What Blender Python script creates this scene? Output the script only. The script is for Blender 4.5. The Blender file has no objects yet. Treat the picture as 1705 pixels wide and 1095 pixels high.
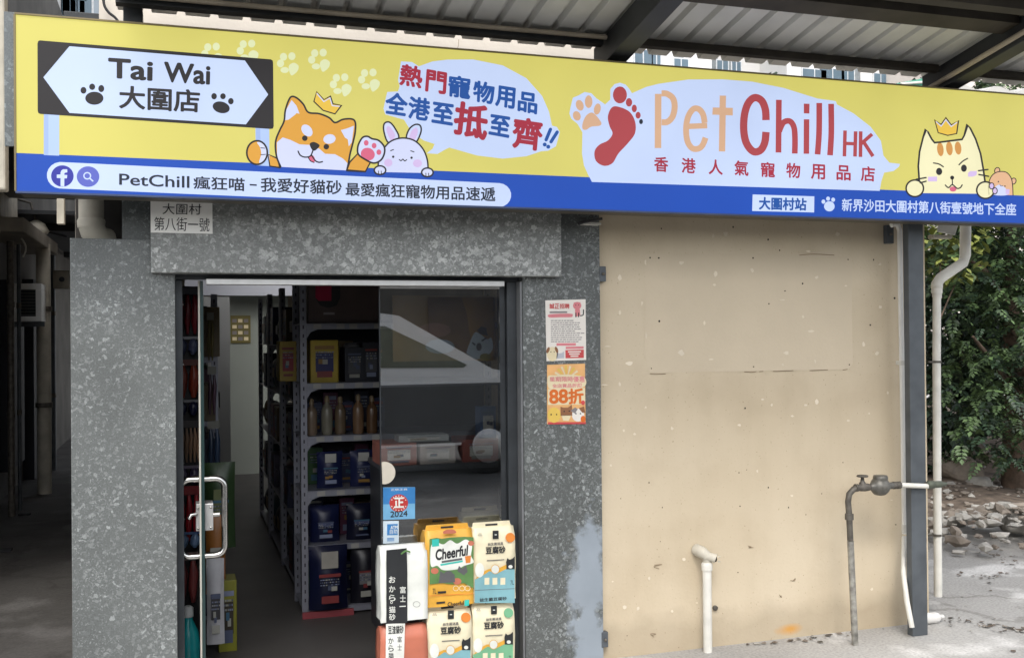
import bpy, math, random
import numpy as np
from mathutils import Vector, Matrix
from mathutils.geometry import tessellate_polygon
random.seed(7)
SC = bpy.context.scene
COL = SC.collection
R = math.radians
# ------------------------------------------------------------------ camera, world, sun, exposure
EXP = 1.2
FPX, IW, IH = 1700.0, 1705.0, 1095.0
yaw, pitch, roll = R(18.0), R(0.385), R(-0.52)
CAM = np.array([0.0, -4.64, 1.6])
Fv = np.array([math.sin(yaw)*math.cos(pitch), math.cos(yaw)*math.cos(pitch), math.sin(pitch)])
R0 = np.array([math.cos(yaw), -math.sin(yaw), 0.0])
U0 = np.cross(R0, Fv)
Rv = math.cos(roll)*R0 + math.sin(roll)*U0
Uv = math.cos(roll)*U0 - math.sin(roll)*R0
cd = bpy.data.cameras.new('camera')
cd.sensor_width = 36.0
cd.lens = 36.0*FPX/IW
cd.clip_start, cd.clip_end = 0.05, 500
cam = bpy.data.objects.new('camera', cd)
COL.objects.link(cam)
M4 = Matrix(((Rv[0], Uv[0], -Fv[0], CAM[0]), (Rv[1], Uv[1], -Fv[1], CAM[1]), (Rv[2], Uv[2], -Fv[2], CAM[2]), (0, 0, 0, 1)))
cam.matrix_world = M4
SC.camera = cam
W = bpy.data.worlds.new('World'); SC.world = W; W.use_nodes = True
nt = W.node_tree
sky = nt.nodes.new('ShaderNodeTexSky'); sky.sky_type = 'NISHITA'; sky.sun_disc = False
SUN_EL, SUN_AZ = R(52), R(200)
sky.sun_elevation = SUN_EL; sky.sun_rotation = SUN_AZ
sky.air_density = 1.0; sky.dust_density = 3.0
hs = nt.nodes.new('ShaderNodeHueSaturation'); hs.inputs['Saturation'].default_value = 0.30
nt.links.new(sky.outputs[0], hs.inputs['Color'])
bg = nt.nodes['Background']; bg.inputs[1].default_value = 0.15
nt.links.new(hs.outputs[0], bg.inputs[0])
sl = bpy.data.lights.new('sun', 'SUN'); sl.energy = 0.5; sl.angle = R(14); sl.color = (1, .96, .9)
so = bpy.data.objects.new('sun', sl); COL.objects.link(so)
sd = Vector((math.sin(SUN_AZ)*math.cos(SUN_EL), math.cos(SUN_AZ)*math.cos(SUN_EL), math.sin(SUN_EL)))
so.rotation_euler = sd.to_track_quat('Z', 'Y').to_euler(); so.location = (0, -20, 20)
vs = SC.view_settings
vs.view_transform = 'Standard'; vs.look = 'None'; vs.gamma = 1.0; vs.exposure = EXP
SC.cycles.max_bounces = 8; SC.cycles.transparent_max_bounces = 16

# ------------------------------------------------------------------ helpers
def lin1(c):
    c /= 255.0
    return c/12.92 if c <= 0.04045 else ((c+0.055)/1.055)**2.4
def S(r, g, b): return (lin1(r), lin1(g), lin1(b))
def ray(px, py): return FPX*Fv + (px-IW/2)*Rv - (py-IH/2)*Uv
def at(px, py, ax, val):
    d = ray(px, py); return CAM + d*((val-CAM[ax])/d[ax])
def PY(px, py, Y): return tuple(at(px, py, 1, Y))
def PX(px, Y, py=600): return float(at(px, py, 1, Y)[0])
def PZ(px, py, Y): return float(at(px, py, 1, Y)[2])
def plane(px, py, n, p0):
    d = ray(px, py); n = np.array(n, float); return CAM + d*(((np.array(p0)-CAM)@n)/(d@n))
MATS = {}
def mat(name, col, rough=.6, metal=0, var=.12, scale=6, bump=0, bscale=40, emit=None, spec=.4):
    if name in MATS: return MATS[name]
    m = bpy.data.materials.new(name); m.use_nodes = True
    N, L = m.node_tree.nodes, m.node_tree.links
    b = N['Principled BSDF']
    b.inputs['Roughness'].default_value = rough; b.inputs['Metallic'].default_value = metal
    b.inputs['Specular IOR Level'].default_value = spec
    tc = N.new('ShaderNodeTexCoord')
    n = N.new('ShaderNodeTexNoise'); n.inputs['Scale'].default_value = scale; n.inputs['Detail'].default_value = 6
    L.new(tc.outputs['Object'], n.inputs['Vector'])
    r = N.new('ShaderNodeValToRGB')
    r.color_ramp.elements[0].position = .3; r.color_ramp.elements[1].position = .7
    r.color_ramp.elements[0].color = (*[c*(1-var) for c in col], 1)
    r.color_ramp.elements[1].color = (*[min(1, c*(1+var)) for c in col], 1)
    L.new(n.outputs['Fac'], r.inputs[0]); L.new(r.outputs[0], b.inputs['Base Color'])
    if bump:
        n2 = N.new('ShaderNodeTexNoise'); n2.inputs['Scale'].default_value = bscale; n2.inputs['Detail'].default_value = 5
        L.new(tc.outputs['Object'], n2.inputs['Vector'])
        bp = N.new('ShaderNodeBump'); bp.inputs['Strength'].default_value = bump; bp.inputs['Distance'].default_value = .01
        L.new(n2.outputs['Fac'], bp.inputs['Height']); L.new(bp.outputs[0], b.inputs['Normal'])
    if emit:
        L.new(r.outputs[0], b.inputs['Emission Color']); b.inputs['Emission Strength'].default_value = emit
    m['base'] = 1
    MATS[name] = m
    return m
def empty(name, loc=(0, 0, 0)):
    o = bpy.data.objects.new(name, None); COL.objects.link(o); o.location = loc; o.empty_display_size = .1
    return o
def tag(o, label, cat, group=None):
    o['label'] = label; o['category'] = cat
    if group: o['group'] = group
    return o
def wloc(o):
    v = Vector((0, 0, 0))
    while o: v += o.location; o = o.parent
    return v
class MB:
    def __init__(s): s.v = []; s.f = []; s.fm = []; s.mats = []; s.sm = []
    def mi(s, m):
        if m not in s.mats: s.mats.append(m)
        return s.mats.index(m)
    def add(s, vs, fs, m, smooth=False):
        o = len(s.v); s.v += [tuple(map(float, p)) for p in vs]; k = s.mi(m)
        for f in fs: s.f.append(tuple(i+o for i in f)); s.fm.append(k); s.sm.append(smooth)
        return s
    def box(s, x0, x1, y0, y1, z0, z1, m):
        vs = [(x, y, z) for x in (x0, x1) for y in (y0, y1) for z in (z0, z1)]
        return s.add(vs, [(0, 1, 3, 2), (4, 6, 7, 5), (0, 4, 5, 1), (2, 3, 7, 6), (0, 2, 6, 4), (1, 5, 7, 3)], m)
    def hexa(s, a, b, m):
        """prism between two quads a and b (4 points each)"""
        return s.add(list(a)+list(b), [(3, 2, 1, 0), (4, 5, 6, 7), (0, 1, 5, 4), (1, 2, 6, 5), (2, 3, 7, 6), (3, 0, 4, 7)], m)
    def quad(s, pts, m): return s.add(pts, [(0, 1, 2, 3)], m)
    def tube(s, pts, r, m, seg=12, cap=True):
        pts = [Vector(p) for p in pts]; n = len(pts)
        rs = r if isinstance(r, (list, tuple)) else [r]*n
        vs = []; up = Vector((.13, .27, .95)).normalized(); pn = None
        for i, p in enumerate(pts):
            t = (pts[min(i+1, n-1)]-pts[max(i-1, 0)])
            t = t.normalized() if t.length > 1e-9 else Vector((0, 0, 1))
            if pn is None:
                a = t.cross(up)
                if a.length < .2: a = t.cross(Vector((1, 0, 0)))
            else: a = pn - t*pn.dot(t)
            a.normalize(); pn = a; b = t.cross(a)
            for k in range(seg):
                q = 2*math.pi*k/seg
                vs.append(p + (a*math.cos(q)+b*math.sin(q))*rs[i])
        fs = [(i*seg+k, i*seg+(k+1) % seg, (i+1)*seg+(k+1) % seg, (i+1)*seg+k) for i in range(n-1) for k in range(seg)]
        s.add(vs, fs, m, True)
        if cap:
            s.add(vs[:seg], [tuple(range(seg))[::-1]], m); s.add(vs[-seg:], [tuple(range(seg))], m)
        return s
    def lathe(s, c, prof, m, seg=16, ax=2):
        """prof: (radius, height) pairs along axis ax"""
        vs = []
        for r, h in prof:
            for k in range(seg):
                q = 2*math.pi*k/seg; a, b = r*math.cos(q), r*math.sin(q)
                p = [0, 0, 0]; p[ax] = h; p[(ax+1) % 3] = a; p[(ax+2) % 3] = b
                vs.append((c[0]+p[0], c[1]+p[1], c[2]+p[2]))
        n = len(prof)
        fs = [(i*seg+k, i*seg+(k+1) % seg, (i+1)*seg+(k+1) % seg, (i+1)*seg+k) for i in range(n-1) for k in range(seg)]
        s.add(vs, fs, m, True)
        s.add(vs[:seg], [tuple(range(seg))[::-1]], m); s.add(vs[-seg:], [tuple(range(seg))], m)
        return s
    def poly(s, pts, m):
        pts = [Vector(p) for p in pts]
        t = tessellate_polygon([pts])
        return s.add(pts, [tuple(x) for x in t], m)
    def prism(s, pts, vec, m):
        """closed outline extruded along vec"""
        pts = [Vector(p) for p in pts]; vec = Vector(vec); n = len(pts)
        t = [tuple(x) for x in tessellate_polygon([pts])]
        s.add(pts, t, m); s.add([p+vec for p in pts], [x[::-1] for x in t], m)
        s.add(pts+[p+vec for p in pts], [(i, (i+1) % n, n+(i+1) % n, n+i) for i in range(n)], m)
        return s
    def build(s, name, parent=None, bevel=0, seg=2, kind=None):
        me = bpy.data.meshes.new(name)
        if parent: off = wloc(parent)
        elif kind: off = Vector((0, 0, 0))
        else:
            a = np.array(s.v); off = Vector(((a[:, 0].min()+a[:, 0].max())/2, (a[:, 1].min()+a[:, 1].max())/2, a[:, 2].min()))
        me.from_pydata([Vector(p)-off for p in s.v], [], s.f)
        for m in s.mats: me.materials.append(m)
        me.polygons.foreach_set('material_index', s.fm)
        me.polygons.foreach_set('use_smooth', s.sm)
        me.update()
        o = bpy.data.objects.new(name, me); COL.objects.link(o)
        if parent: o.parent = parent
        else: o.location = off
        if bevel:
            md = o.modifiers.new('bevel', 'BEVEL'); md.width = bevel; md.segments = seg; md.limit_method = 'ANGLE'; md.angle_limit = R(40)
        if kind: o['kind'] = kind
        return o
# ---- text and flat graphics
_TX = {}
def text_mesh(body, off=0.0):
    k = (body, off)
    if k in _TX: return _TX[k]
    c = bpy.data.curves.new('lettering', 'FONT'); c.body = body; c.resolution_u = 4
    o = bpy.data.objects.new('lettering', c); COL.objects.link(o)
    dg = bpy.context.evaluated_depsgraph_get(); dg.update()
    me = bpy.data.meshes.new_from_object(o.evaluated_get(dg))
    v = np.array([x.co[:] for x in me.vertices]); fs = [tuple(p.vertices) for p in me.polygons]
    lo, hi = v.min(0), v.max(0)
    v = (v-lo)/np.maximum(hi-lo, 1e-6); sz = np.maximum(hi-lo, .15)
    if off:  # heavier strokes: the outline laid down again around a small circle
        V, Fs, k = [v], list(fs), len(v)
        for i in range(7):
            q = 2*math.pi*i/7; d = np.array([math.cos(q)*off*1.2/sz[0], math.sin(q)*off*1.2/sz[1], (i+1)*.05]); V.append(v+d); Fs += [tuple(j+k*(i+1) for j in f) for f in fs]
        v = np.concatenate(V); fs = Fs
    bpy.data.objects.remove(o); bpy.data.meshes.remove(me); bpy.data.curves.remove(c)
    _TX[k] = (v, fs); return _TX[k]
def smooth(pts, closed=True, n=6):
    P = [np.array(p, float) for p in pts]; m = len(P); out = []
    rng = range(m) if closed else range(m-1)
    for i in rng:
        if closed: a, b, c, d = P[(i-1) % m], P[i], P[(i+1) % m], P[(i+2) % m]
        else: a, b, c, d = P[max(i-1, 0)], P[i], P[i+1], P[min(i+2, m-1)]
        for k in range(n):
            t = k/n
            out.append(tuple(.5*((2*b)+(-a+c)*t+(2*a-5*b+4*c-d)*t*t+(-a+3*b-3*c+d)*t**3)))
    if not closed: out.append(tuple(P[-1]))
    return out
class Art:
    """flat graphics on an upright face at depth Y; points are read off the photo at origin ox,oy and scale k"""
    def __init__(s, Y, ox=0, oy=0, k=1.0, step=.0006): s.mb = MB(); s.Y = Y; s.ox = ox; s.oy = oy; s.k = k; s.step = step
    def view(s, ox, oy, k): s.ox, s.oy, s.k = ox, oy, k; return s
    def p(s, q, lay):
        x, y, z = PY(s.ox+q[0]*s.k, s.oy+q[1]*s.k, s.Y); return (x, s.Y-lay*s.step, z)
    def poly(s, pts, m, lay=1, sm=False, n=6):
        if sm: pts = smooth(pts, True, n)
        s.mb.poly([s.p(q, lay) for q in pts], m); return s
    def ell(s, cx, cy, rx, ry, m, lay=1, rot=0, n=28):
        c, d = math.cos(R(rot)), math.sin(R(rot))
        pts = [(cx+rx*math.cos(2*math.pi*i/n)*c-ry*math.sin(2*math.pi*i/n)*d, cy+rx*math.cos(2*math.pi*i/n)*d+ry*math.sin(2*math.pi*i/n)*c) for i in range(n)]
        return s.poly(pts, m, lay)
    def eline(s, cx, cy, rx, ry, w, m, lay=1, rot=0, n=30):
        c, d = math.cos(R(rot)), math.sin(R(rot))
        return s.line([(cx+rx*math.cos(2*math.pi*i/n)*c-ry*math.sin(2*math.pi*i/n)*d, cy+rx*math.cos(2*math.pi*i/n)*d+ry*math.sin(2*math.pi*i/n)*c) for i in range(n)], w, m, lay, closed=True, sm=False)
    def line(s, pts, w, m, lay=1, closed=False, sm=True, cap=True, n=6):
        if sm and len(pts) > 2: pts = smooth(pts, closed, n)
        P = [np.array(p, float) for p in pts]; k = len(P); Lf, Rt = [], []
        for i in range(k):
            a = P[(i-1) % k] if closed or i else P[i]; b = P[(i+1) % k] if closed or i < k-1 else P[i]
            t = b-a; l = np.hypot(*t); t = t/l if l > 1e-9 else np.array([1., 0])
            nn = np.array([-t[1], t[0]])*w/2
            if i and i < k-1:
                u1 = P[i]-P[i-1]; u2 = P[i+1]-P[i]
                cs = (u1@u2)/max(1e-9, np.hypot(*u1)*np.hypot(*u2))
                nn = nn/max(.6, math.sqrt(max(0, (1+cs)/2)))
            Lf.append(P[i]+nn); Rt.append(P[i]-nn)
        vs = [s.p(q, lay) for q in Lf]+[s.p(q, lay) for q in Rt]
        fs = [(i, (i+1) % k, k+(i+1) % k, k+i) for i in range(k if closed else k-1)]
        s.mb.add(vs, fs, m)
        if not closed and cap:
            for c0, d in ((0, P[0]-P[1]), (k-1, P[-1]-P[-2])):
                a0 = math.atan2(d[1], d[0])
                pts2 = [P[c0]+w/2*np.array([math.cos(a0+q), math.sin(a0+q)]) for q in np.linspace(-math.pi/2, math.pi/2, 7)]
                s.mb.poly([s.p(q, lay) for q in pts2], m)
        return s
    def shape(s, pts, fill, edge, w, lay=1, sm=True, n=5):
        s.poly(pts, fill, lay, sm, n); s.line(pts, w, edge, lay+1, closed=True, sm=sm, n=n); return s
    def text(s, body, tl, tr, br, bl, m, lay=3, off=0.0):
        v, fs = text_mesh(body, off)
        tl, tr, br, bl = map(np.array, (tl, tr, br, bl))
        vs = [s.p((bl*(1-u)+br*u)*(1-w)+(tl*(1-u)+tr*u)*w, lay+e) for u, w, e in v]
        s.mb.add(vs, fs, m); return s
    def tbox(s, body, x, y, w, h, m, lay=3, off=0.0, sl=0.0):
        return s.text(body, (x, y), (x+w, y+sl*w), (x+w, y+h+sl*w), (x, y+h), m, lay, off)
    def build(s, name, parent=None, kind=None): return s.mb.build(name, parent, kind=kind)
def paw(a, cx, cy, k, m, lay=1, rot=0, toes=((-55, -40, 15), (-10, -58, 16), (38, -48, 16)), pad=(0, 0, 46, 32)):
    a.ell(cx+pad[0]*k, cy+pad[1]*k, pad[2]*k, pad[3]*k, m, lay, rot)
    for x, y, r in toes: a.ell(cx+x*k, cy+y*k, r*k, r*k*1.08, m, lay)

# ------------------------------------------------------------------ materials
def lit(name, rgb, k=.89):
    m = bpy.data.materials.new(name); m.use_nodes = True
    N, L = m.node_tree.nodes, m.node_tree.links
    b = N['Principled BSDF']; c = S(*rgb)
    b.inputs['Base Color'].default_value = (c[0]*.25, c[1]*.25, c[2]*.25, 1)
    b.inputs['Roughness'].default_value = .35; b.inputs['Specular IOR Level'].default_value = .3
    tc = N.new('ShaderNodeTexCoord'); n = N.new('ShaderNodeTexNoise'); n.inputs['Scale'].default_value = 1.7; n.inputs['Detail'].default_value = 2
    mr = N.new('ShaderNodeMapRange'); mr.inputs[1].default_value = .3; mr.inputs[2].default_value = .7; mr.inputs[3].default_value = k*.92/2**EXP; mr.inputs[4].default_value = k*1.06/2**EXP
    L.new(tc.outputs['Object'], n.inputs['Vector']); L.new(n.outputs['Fac'], mr.inputs[0])
    b.inputs['Emission Color'].default_value = (*c, 1); L.new(mr.outputs[0], b.inputs['Emission Strength'])
    return m
yel = lit('lit yellow acrylic', (215, 206, 108)); blu = lit('lit blue film', (16, 74, 178)); wht = lit('lit white film', (198, 214, 248))
blk = lit('black film', (46, 42, 44), .5); pal = lit('pale paw film', (224, 230, 182)); red = lit('red film', (165, 38, 60))
rd2 = lit('logo red film', (172, 66, 72)); bei = lit('beige film', (214, 172, 138)); dbl = lit('dark blue film', (18, 78, 158))
org = lit('orange film', (220, 160, 60)); cre = lit('cream film', (240, 234, 190)); pnk = lit('pink film', (214, 100, 130)); lil = lit('lilac film', (212, 188, 232))
rab = lit('rabbit white film', (210, 216, 246)); ham = lit('hamster tan film', (230, 182, 142)); brn = lit('stripe brown film', (206, 146, 74)); post_c = lit('pale blue film', (176, 198, 240)); post_d = lit('grey blue film', (160, 182, 228))
fbb = lit('indigo film', (52, 56, 158)); fbl = lit('violet blue film', (92, 102, 190)); gold = lit('gold film', (232, 192, 70)); ink = lit('dark navy film', (34, 42, 58), .6)

def granite(name, base, chip, dens=.5, sc=70, peel=None):
    m = bpy.data.materials.new(name); m.use_nodes = True
    N, L = m.node_tree.nodes, m.node_tree.links; b = N['Principled BSDF']
    b.inputs['Roughness'].default_value = .45
    tc = N.new('ShaderNodeTexCoord')
    def noise(s, d=4):
        n = N.new('ShaderNodeTexNoise'); n.inputs['Scale'].default_value = s; n.inputs['Detail'].default_value = d; L.new(tc.outputs['Object'], n.inputs['Vector']); return n
    warp = noise(45, 3)
    add = N.new('ShaderNodeMixRGB'); add.blend_type = 'ADD'; add.inputs[0].default_value = .035
    L.new(tc.outputs['Object'], add.inputs[1]); L.new(warp.outputs['Color'], add.inputs[2])
    cols = []
    for s, th in ((sc, .80), (sc*2.1, .86)):
        v = N.new('ShaderNodeTexVoronoi'); v.inputs['Scale'].default_value = s; L.new(add.outputs[0], v.inputs['Vector'])
        sp = N.new('ShaderNodeSeparateColor'); L.new(v.outputs['Color'], sp.inputs[0])
        dn = noise(3.1 if s == sc else 6, 2)
        ma = N.new('ShaderNodeMath'); ma.operation = 'MULTIPLY_ADD'; ma.inputs[1].default_value = .55; L.new(dn.outputs['Fac'], ma.inputs[0]); L.new(sp.outputs[0], ma.inputs[2])
        mr = N.new('ShaderNodeMapRange'); t = th+.30-(dens-.5)*.5
        mr.inputs[1].default_value = t; mr.inputs[2].default_value = t+.26; L.new(ma.outputs[0], mr.inputs[0]); op = N.new('ShaderNodeMath'); op.operation = 'MULTIPLY'; ra = N.new('ShaderNodeMapRange'); ra.inputs[3].default_value = .2; L.new(sp.outputs[1], ra.inputs[0]); L.new(mr.outputs[0], op.inputs[0]); L.new(ra.outputs[0], op.inputs[1]); cols.append(op)
    mx = N.new('ShaderNodeMath'); mx.operation = 'MAXIMUM'; L.new(cols[0].outputs[0], mx.inputs[0]); L.new(cols[1].outputs[0], mx.inputs[1])
    g = noise(160, 3); gb = noise(2.2, 3)
    r1 = N.new('ShaderNodeMapRange'); r1.inputs[1].default_value = .3; r1.inputs[2].default_value = .7; r1.inputs[3].default_value = .78; r1.inputs[4].default_value = 1.2; L.new(g.outputs['Fac'], r1.inputs[0])
    r2 = N.new('ShaderNodeMapRange'); r2.inputs[1].default_value = .3; r2.inputs[2].default_value = .7; r2.inputs[3].default_value = .82; r2.inputs[4].default_value = 1.15; L.new(gb.outputs['Fac'], r2.inputs[0])
    mm = N.new('ShaderNodeMath'); mm.operation = 'MULTIPLY'; L.new(r1.outputs[0], mm.inputs[0]); L.new(r2.outputs[0], mm.inputs[1])
    mix = N.new('ShaderNodeMixRGB'); mix.inputs[1].default_value = (*base, 1); mix.inputs[2].default_value = (*chip, 1); L.new(mx.outputs[0], mix.inputs[0])
    mu = N.new('ShaderNodeMixRGB'); mu.blend_type = 'MULTIPLY'; mu.inputs[0].default_value = 1; L.new(mix.outputs[0], mu.inputs[1]); L.new(mm.outputs[0], mu.inputs[2])
    out = mu.outputs[0]
    if peel:  # a coat of pale blue paint left on the stone, worn off along ragged edges
        x0, x1, z1 = peel; sx = N.new('ShaderNodeSeparateXYZ'); L.new(tc.outputs['Object'], sx.inputs[0])
        def lin_(i, k, c):
            q = N.new('ShaderNodeMath'); q.operation = 'MULTIPLY_ADD'; q.inputs[1].default_value = k; q.inputs[2].default_value = c; L.new(i, q.inputs[0]); return q.outputs[0]
        def two(op, a_, b_):
            q = N.new('ShaderNodeMath'); q.operation = op; L.new(a_, q.inputs[0]); L.new(b_, q.inputs[1]); return q.outputs[0]
        d = two('MINIMUM', two('MINIMUM', lin_(sx.outputs[0], 14, -14*x0), lin_(sx.outputs[0], -14, 14*x1)), lin_(sx.outputs[2], -7, 7*z1))
        nn = two('ADD', lin_(noise(6.5, 7).outputs['Fac'], 5.0, -2.6), lin_(noise(34, 5).outputs['Fac'], 1.3, -.65))
        f = N.new('ShaderNodeMapRange'); f.inputs[1].default_value = .0; f.inputs[2].default_value = .75; L.new(two('ADD', d, nn), f.inputs[0])
        pc = N.new('ShaderNodeValToRGB'); pc.color_ramp.elements[0].color = (.185, .215, .24, 1); pc.color_ramp.elements[1].color = (.30, .34, .385, 1); L.new(noise(5, 8).outputs['Fac'], pc.inputs[0])
        m3 = N.new('ShaderNodeMixRGB'); L.new(f.outputs[0], m3.inputs[0]); L.new(out, m3.inputs[1]); L.new(pc.outputs[0], m3.inputs[2]); out = m3.outputs[0]
        bp = N.new('ShaderNodeBump'); bp.inputs['Strength'].default_value = .6; bp.inputs['Distance'].default_value = .004; L.new(f.outputs[0], bp.inputs['Height']); L.new(bp.outputs[0], b.inputs['Normal'])
    L.new(out, b.inputs['Base Color'])
    return m
G1 = granite('speckled granite', (.118, .127, .124), (.32, .34, .335), .62, 84)
G2 = granite('dense granite', (.185, .194, .186), (.46, .47, .455), .86, 50)
G3 = granite('dark granite', (.062, .069, .068), (.26, .285, .285), .55)
def wallmat():
    m = bpy.data.materials.new('cream render'); m.use_nodes = True
    N, L = m.node_tree.nodes, m.node_tree.links; b = N['Principled BSDF']; b.inputs['Roughness'].default_value = .8; b.inputs['Specular IOR Level'].default_value = .2
    tc = N.new('ShaderNodeTexCoord')
    def noise(s, d=6, v=None):
        n = N.new('ShaderNodeTexNoise'); n.inputs['Scale'].default_value = s; n.inputs['Detail'].default_value = d; L.new(v or tc.outputs['Object'], n.inputs['Vector']); return n
    def ramp(i, a, c0, d, c1):
        r = N.new('ShaderNodeValToRGB'); e = r.color_ramp.elements; e[0].position = a; e[0].color = (*c0, 1); e[1].position = d; e[1].color = (*c1, 1); L.new(i, r.inputs[0]); return r
    def mul(a, b2, f=1.0):
        x = N.new('ShaderNodeMixRGB'); x.blend_type = 'MULTIPLY'; x.inputs[0].default_value = f; L.new(a, x.inputs[1]); L.new(b2, x.inputs[2]); return x
    base = ramp(noise(1.3, 8).outputs['Fac'], .3, (.515, .43, .305), .7, (.58, .495, .365))
    st = ramp(noise(3.5, 10).outputs['Fac'],   .34, (.93, .92, .91), .52, (1, 1, 1))
    mp = N.new('ShaderNodeMapping'); mp.inputs['Scale'].default_value = (9, 9, .8); L.new(tc.outputs['Object'], mp.inputs[0])
    run = ramp(noise(1.0, 5, mp.outputs[0]).outputs['Fac'], .3, (.90, .89, .87), .55, (1, 1, 1))
    pit = ramp(noise(95, 3).outputs['Fac'], .26, (.55, .5, .45), .33, (1, 1, 1))
    c = mul(mul(mul(base.outputs[0], st.outputs[0]).outputs[0], run.outputs[0], .4).outputs[0], pit.outputs[0], .8)
    # grime along the foot of the wall
    sx = N.new('ShaderNodeSeparateXYZ'); L.new(tc.outputs['Object'], sx.inputs[0])
    gn = N.new('ShaderNodeMath'); gn.operation = 'MULTIPLY_ADD'; gn.inputs[1].default_value = -.22; L.new(noise(7, 6).outputs['Fac'], gn.inputs[0]); L.new(sx.outputs[2], gn.inputs[2])
    gr = ramp(gn.outputs[0], 0, (.62, .60, .58), .10, (1, 1, 1)); gr.color_ramp.elements[0].position = 0.0
    c = mul(c.outputs[0], gr.outputs[0], .5)
    # rust stain
    rs = at(1316, 1046, 1, .03)
    vm = N.new('ShaderNodeVectorMath'); vm.operation = 'SUBTRACT'; L.new(tc.outputs['Object'], vm.inputs[0]); vm.inputs[1].default_value = (rs[0]-STUC[0], 0, rs[2]-STUC[2])
    vs_ = N.new('ShaderNodeVectorMath'); vs_.operation = 'MULTIPLY'; vs_.inputs[1].default_value = (6.5, 0, 19); L.new(vm.outputs[0], vs_.inputs[0])
    ln = N.new('ShaderNodeVectorMath'); ln.operation = 'LENGTH'; L.new(vs_.outputs[0], ln.inputs[0])
    sb = N.new('ShaderNodeMath'); sb.operation = 'MULTIPLY_ADD'; sb.inputs[1].default_value = .8; L.new(noise(8, 4).outputs['Fac'], sb.inputs[0]); L.new(ln.outputs['Value'], sb.inputs[2])
    f = ramp(sb.outputs[0], .45, (1, 1, 1), 1.5, (0, 0, 0))
    mx = N.new('ShaderNodeMixRGB'); L.new(f.outputs[0], mx.inputs[0]); L.new(c.outputs[0], mx.inputs[1]); mx.inputs[2].default_value = (.55, .29, .08, 1)
    L.new(mx.outputs[0], b.inputs['Base Color'])
    bp = N.new('ShaderNodeBump'); bp.inputs['Strength'].default_value = .25; bp.inputs['Distance'].default_value = .006; L.new(noise(60, 6).outputs['Fac'], bp.inputs['Height']); L.new(bp.outputs[0], b.inputs['Normal'])
    return m
STUC = (1.7, 0, 0)
cream = wallmat()
creamU = mat('upper cream render', (.56, .51, .44), .85, var=.07, scale=2.5, bump=.15)
patchm = mat('patched cream render', (.558, .472, .345), .8, var=.06, scale=2.3, bump=.2, bscale=60)
chipw = mat('white paint chip', (.66, .585, .46), .7)
holem = mat('dark hole', (.03, .025, .02), .9)
crackm = mat('dirty crack', (.22, .16, .10), .9)
alu = mat('aluminium', (.55, .55, .54), .35, .6, .08, 20)
steel = mat('brushed steel', (.62, .61, .58), .22, 1.0, .08, 30)
frm = mat('dark aluminium frame', (.045, .05, .055), .4, .3, .2, 12)
pvc = mat('white pvc', (.62, .605, .55), .5, 0, .12, 9)
pvcd = mat('weathered pvc', (.44, .41, .34), .6, 0, .25, 7)
galv = mat('grey painted steel', (.085, .095, .105), .5, .2, .2, 8)
purl = mat('brown purlin steel', (.050, .043, .034), .7, .2, .3, 7)
darkst = mat('dark steel beam', (.040, .043, .046), .6, .3, .3, 5)
roofm = mat('corrugated sheet underside', (.60, .60, .575), .5, .1, .16, 2.6)
cable = mat('black cable', (.02, .02, .022), .6)
dirtyw = mat('dirty white plastic', (.62, .61, .58), .45, 0, .15, 12)
iron = mat('rusty iron', (.11, .10, .085), .6, .4, .35, 30)
ironp = mat('worn galvanised pipe', (.30, .29, .26), .5, .5, .5, 24)
paper = mat('paper', (.74, .70, .64), .7, var=.05)

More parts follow.
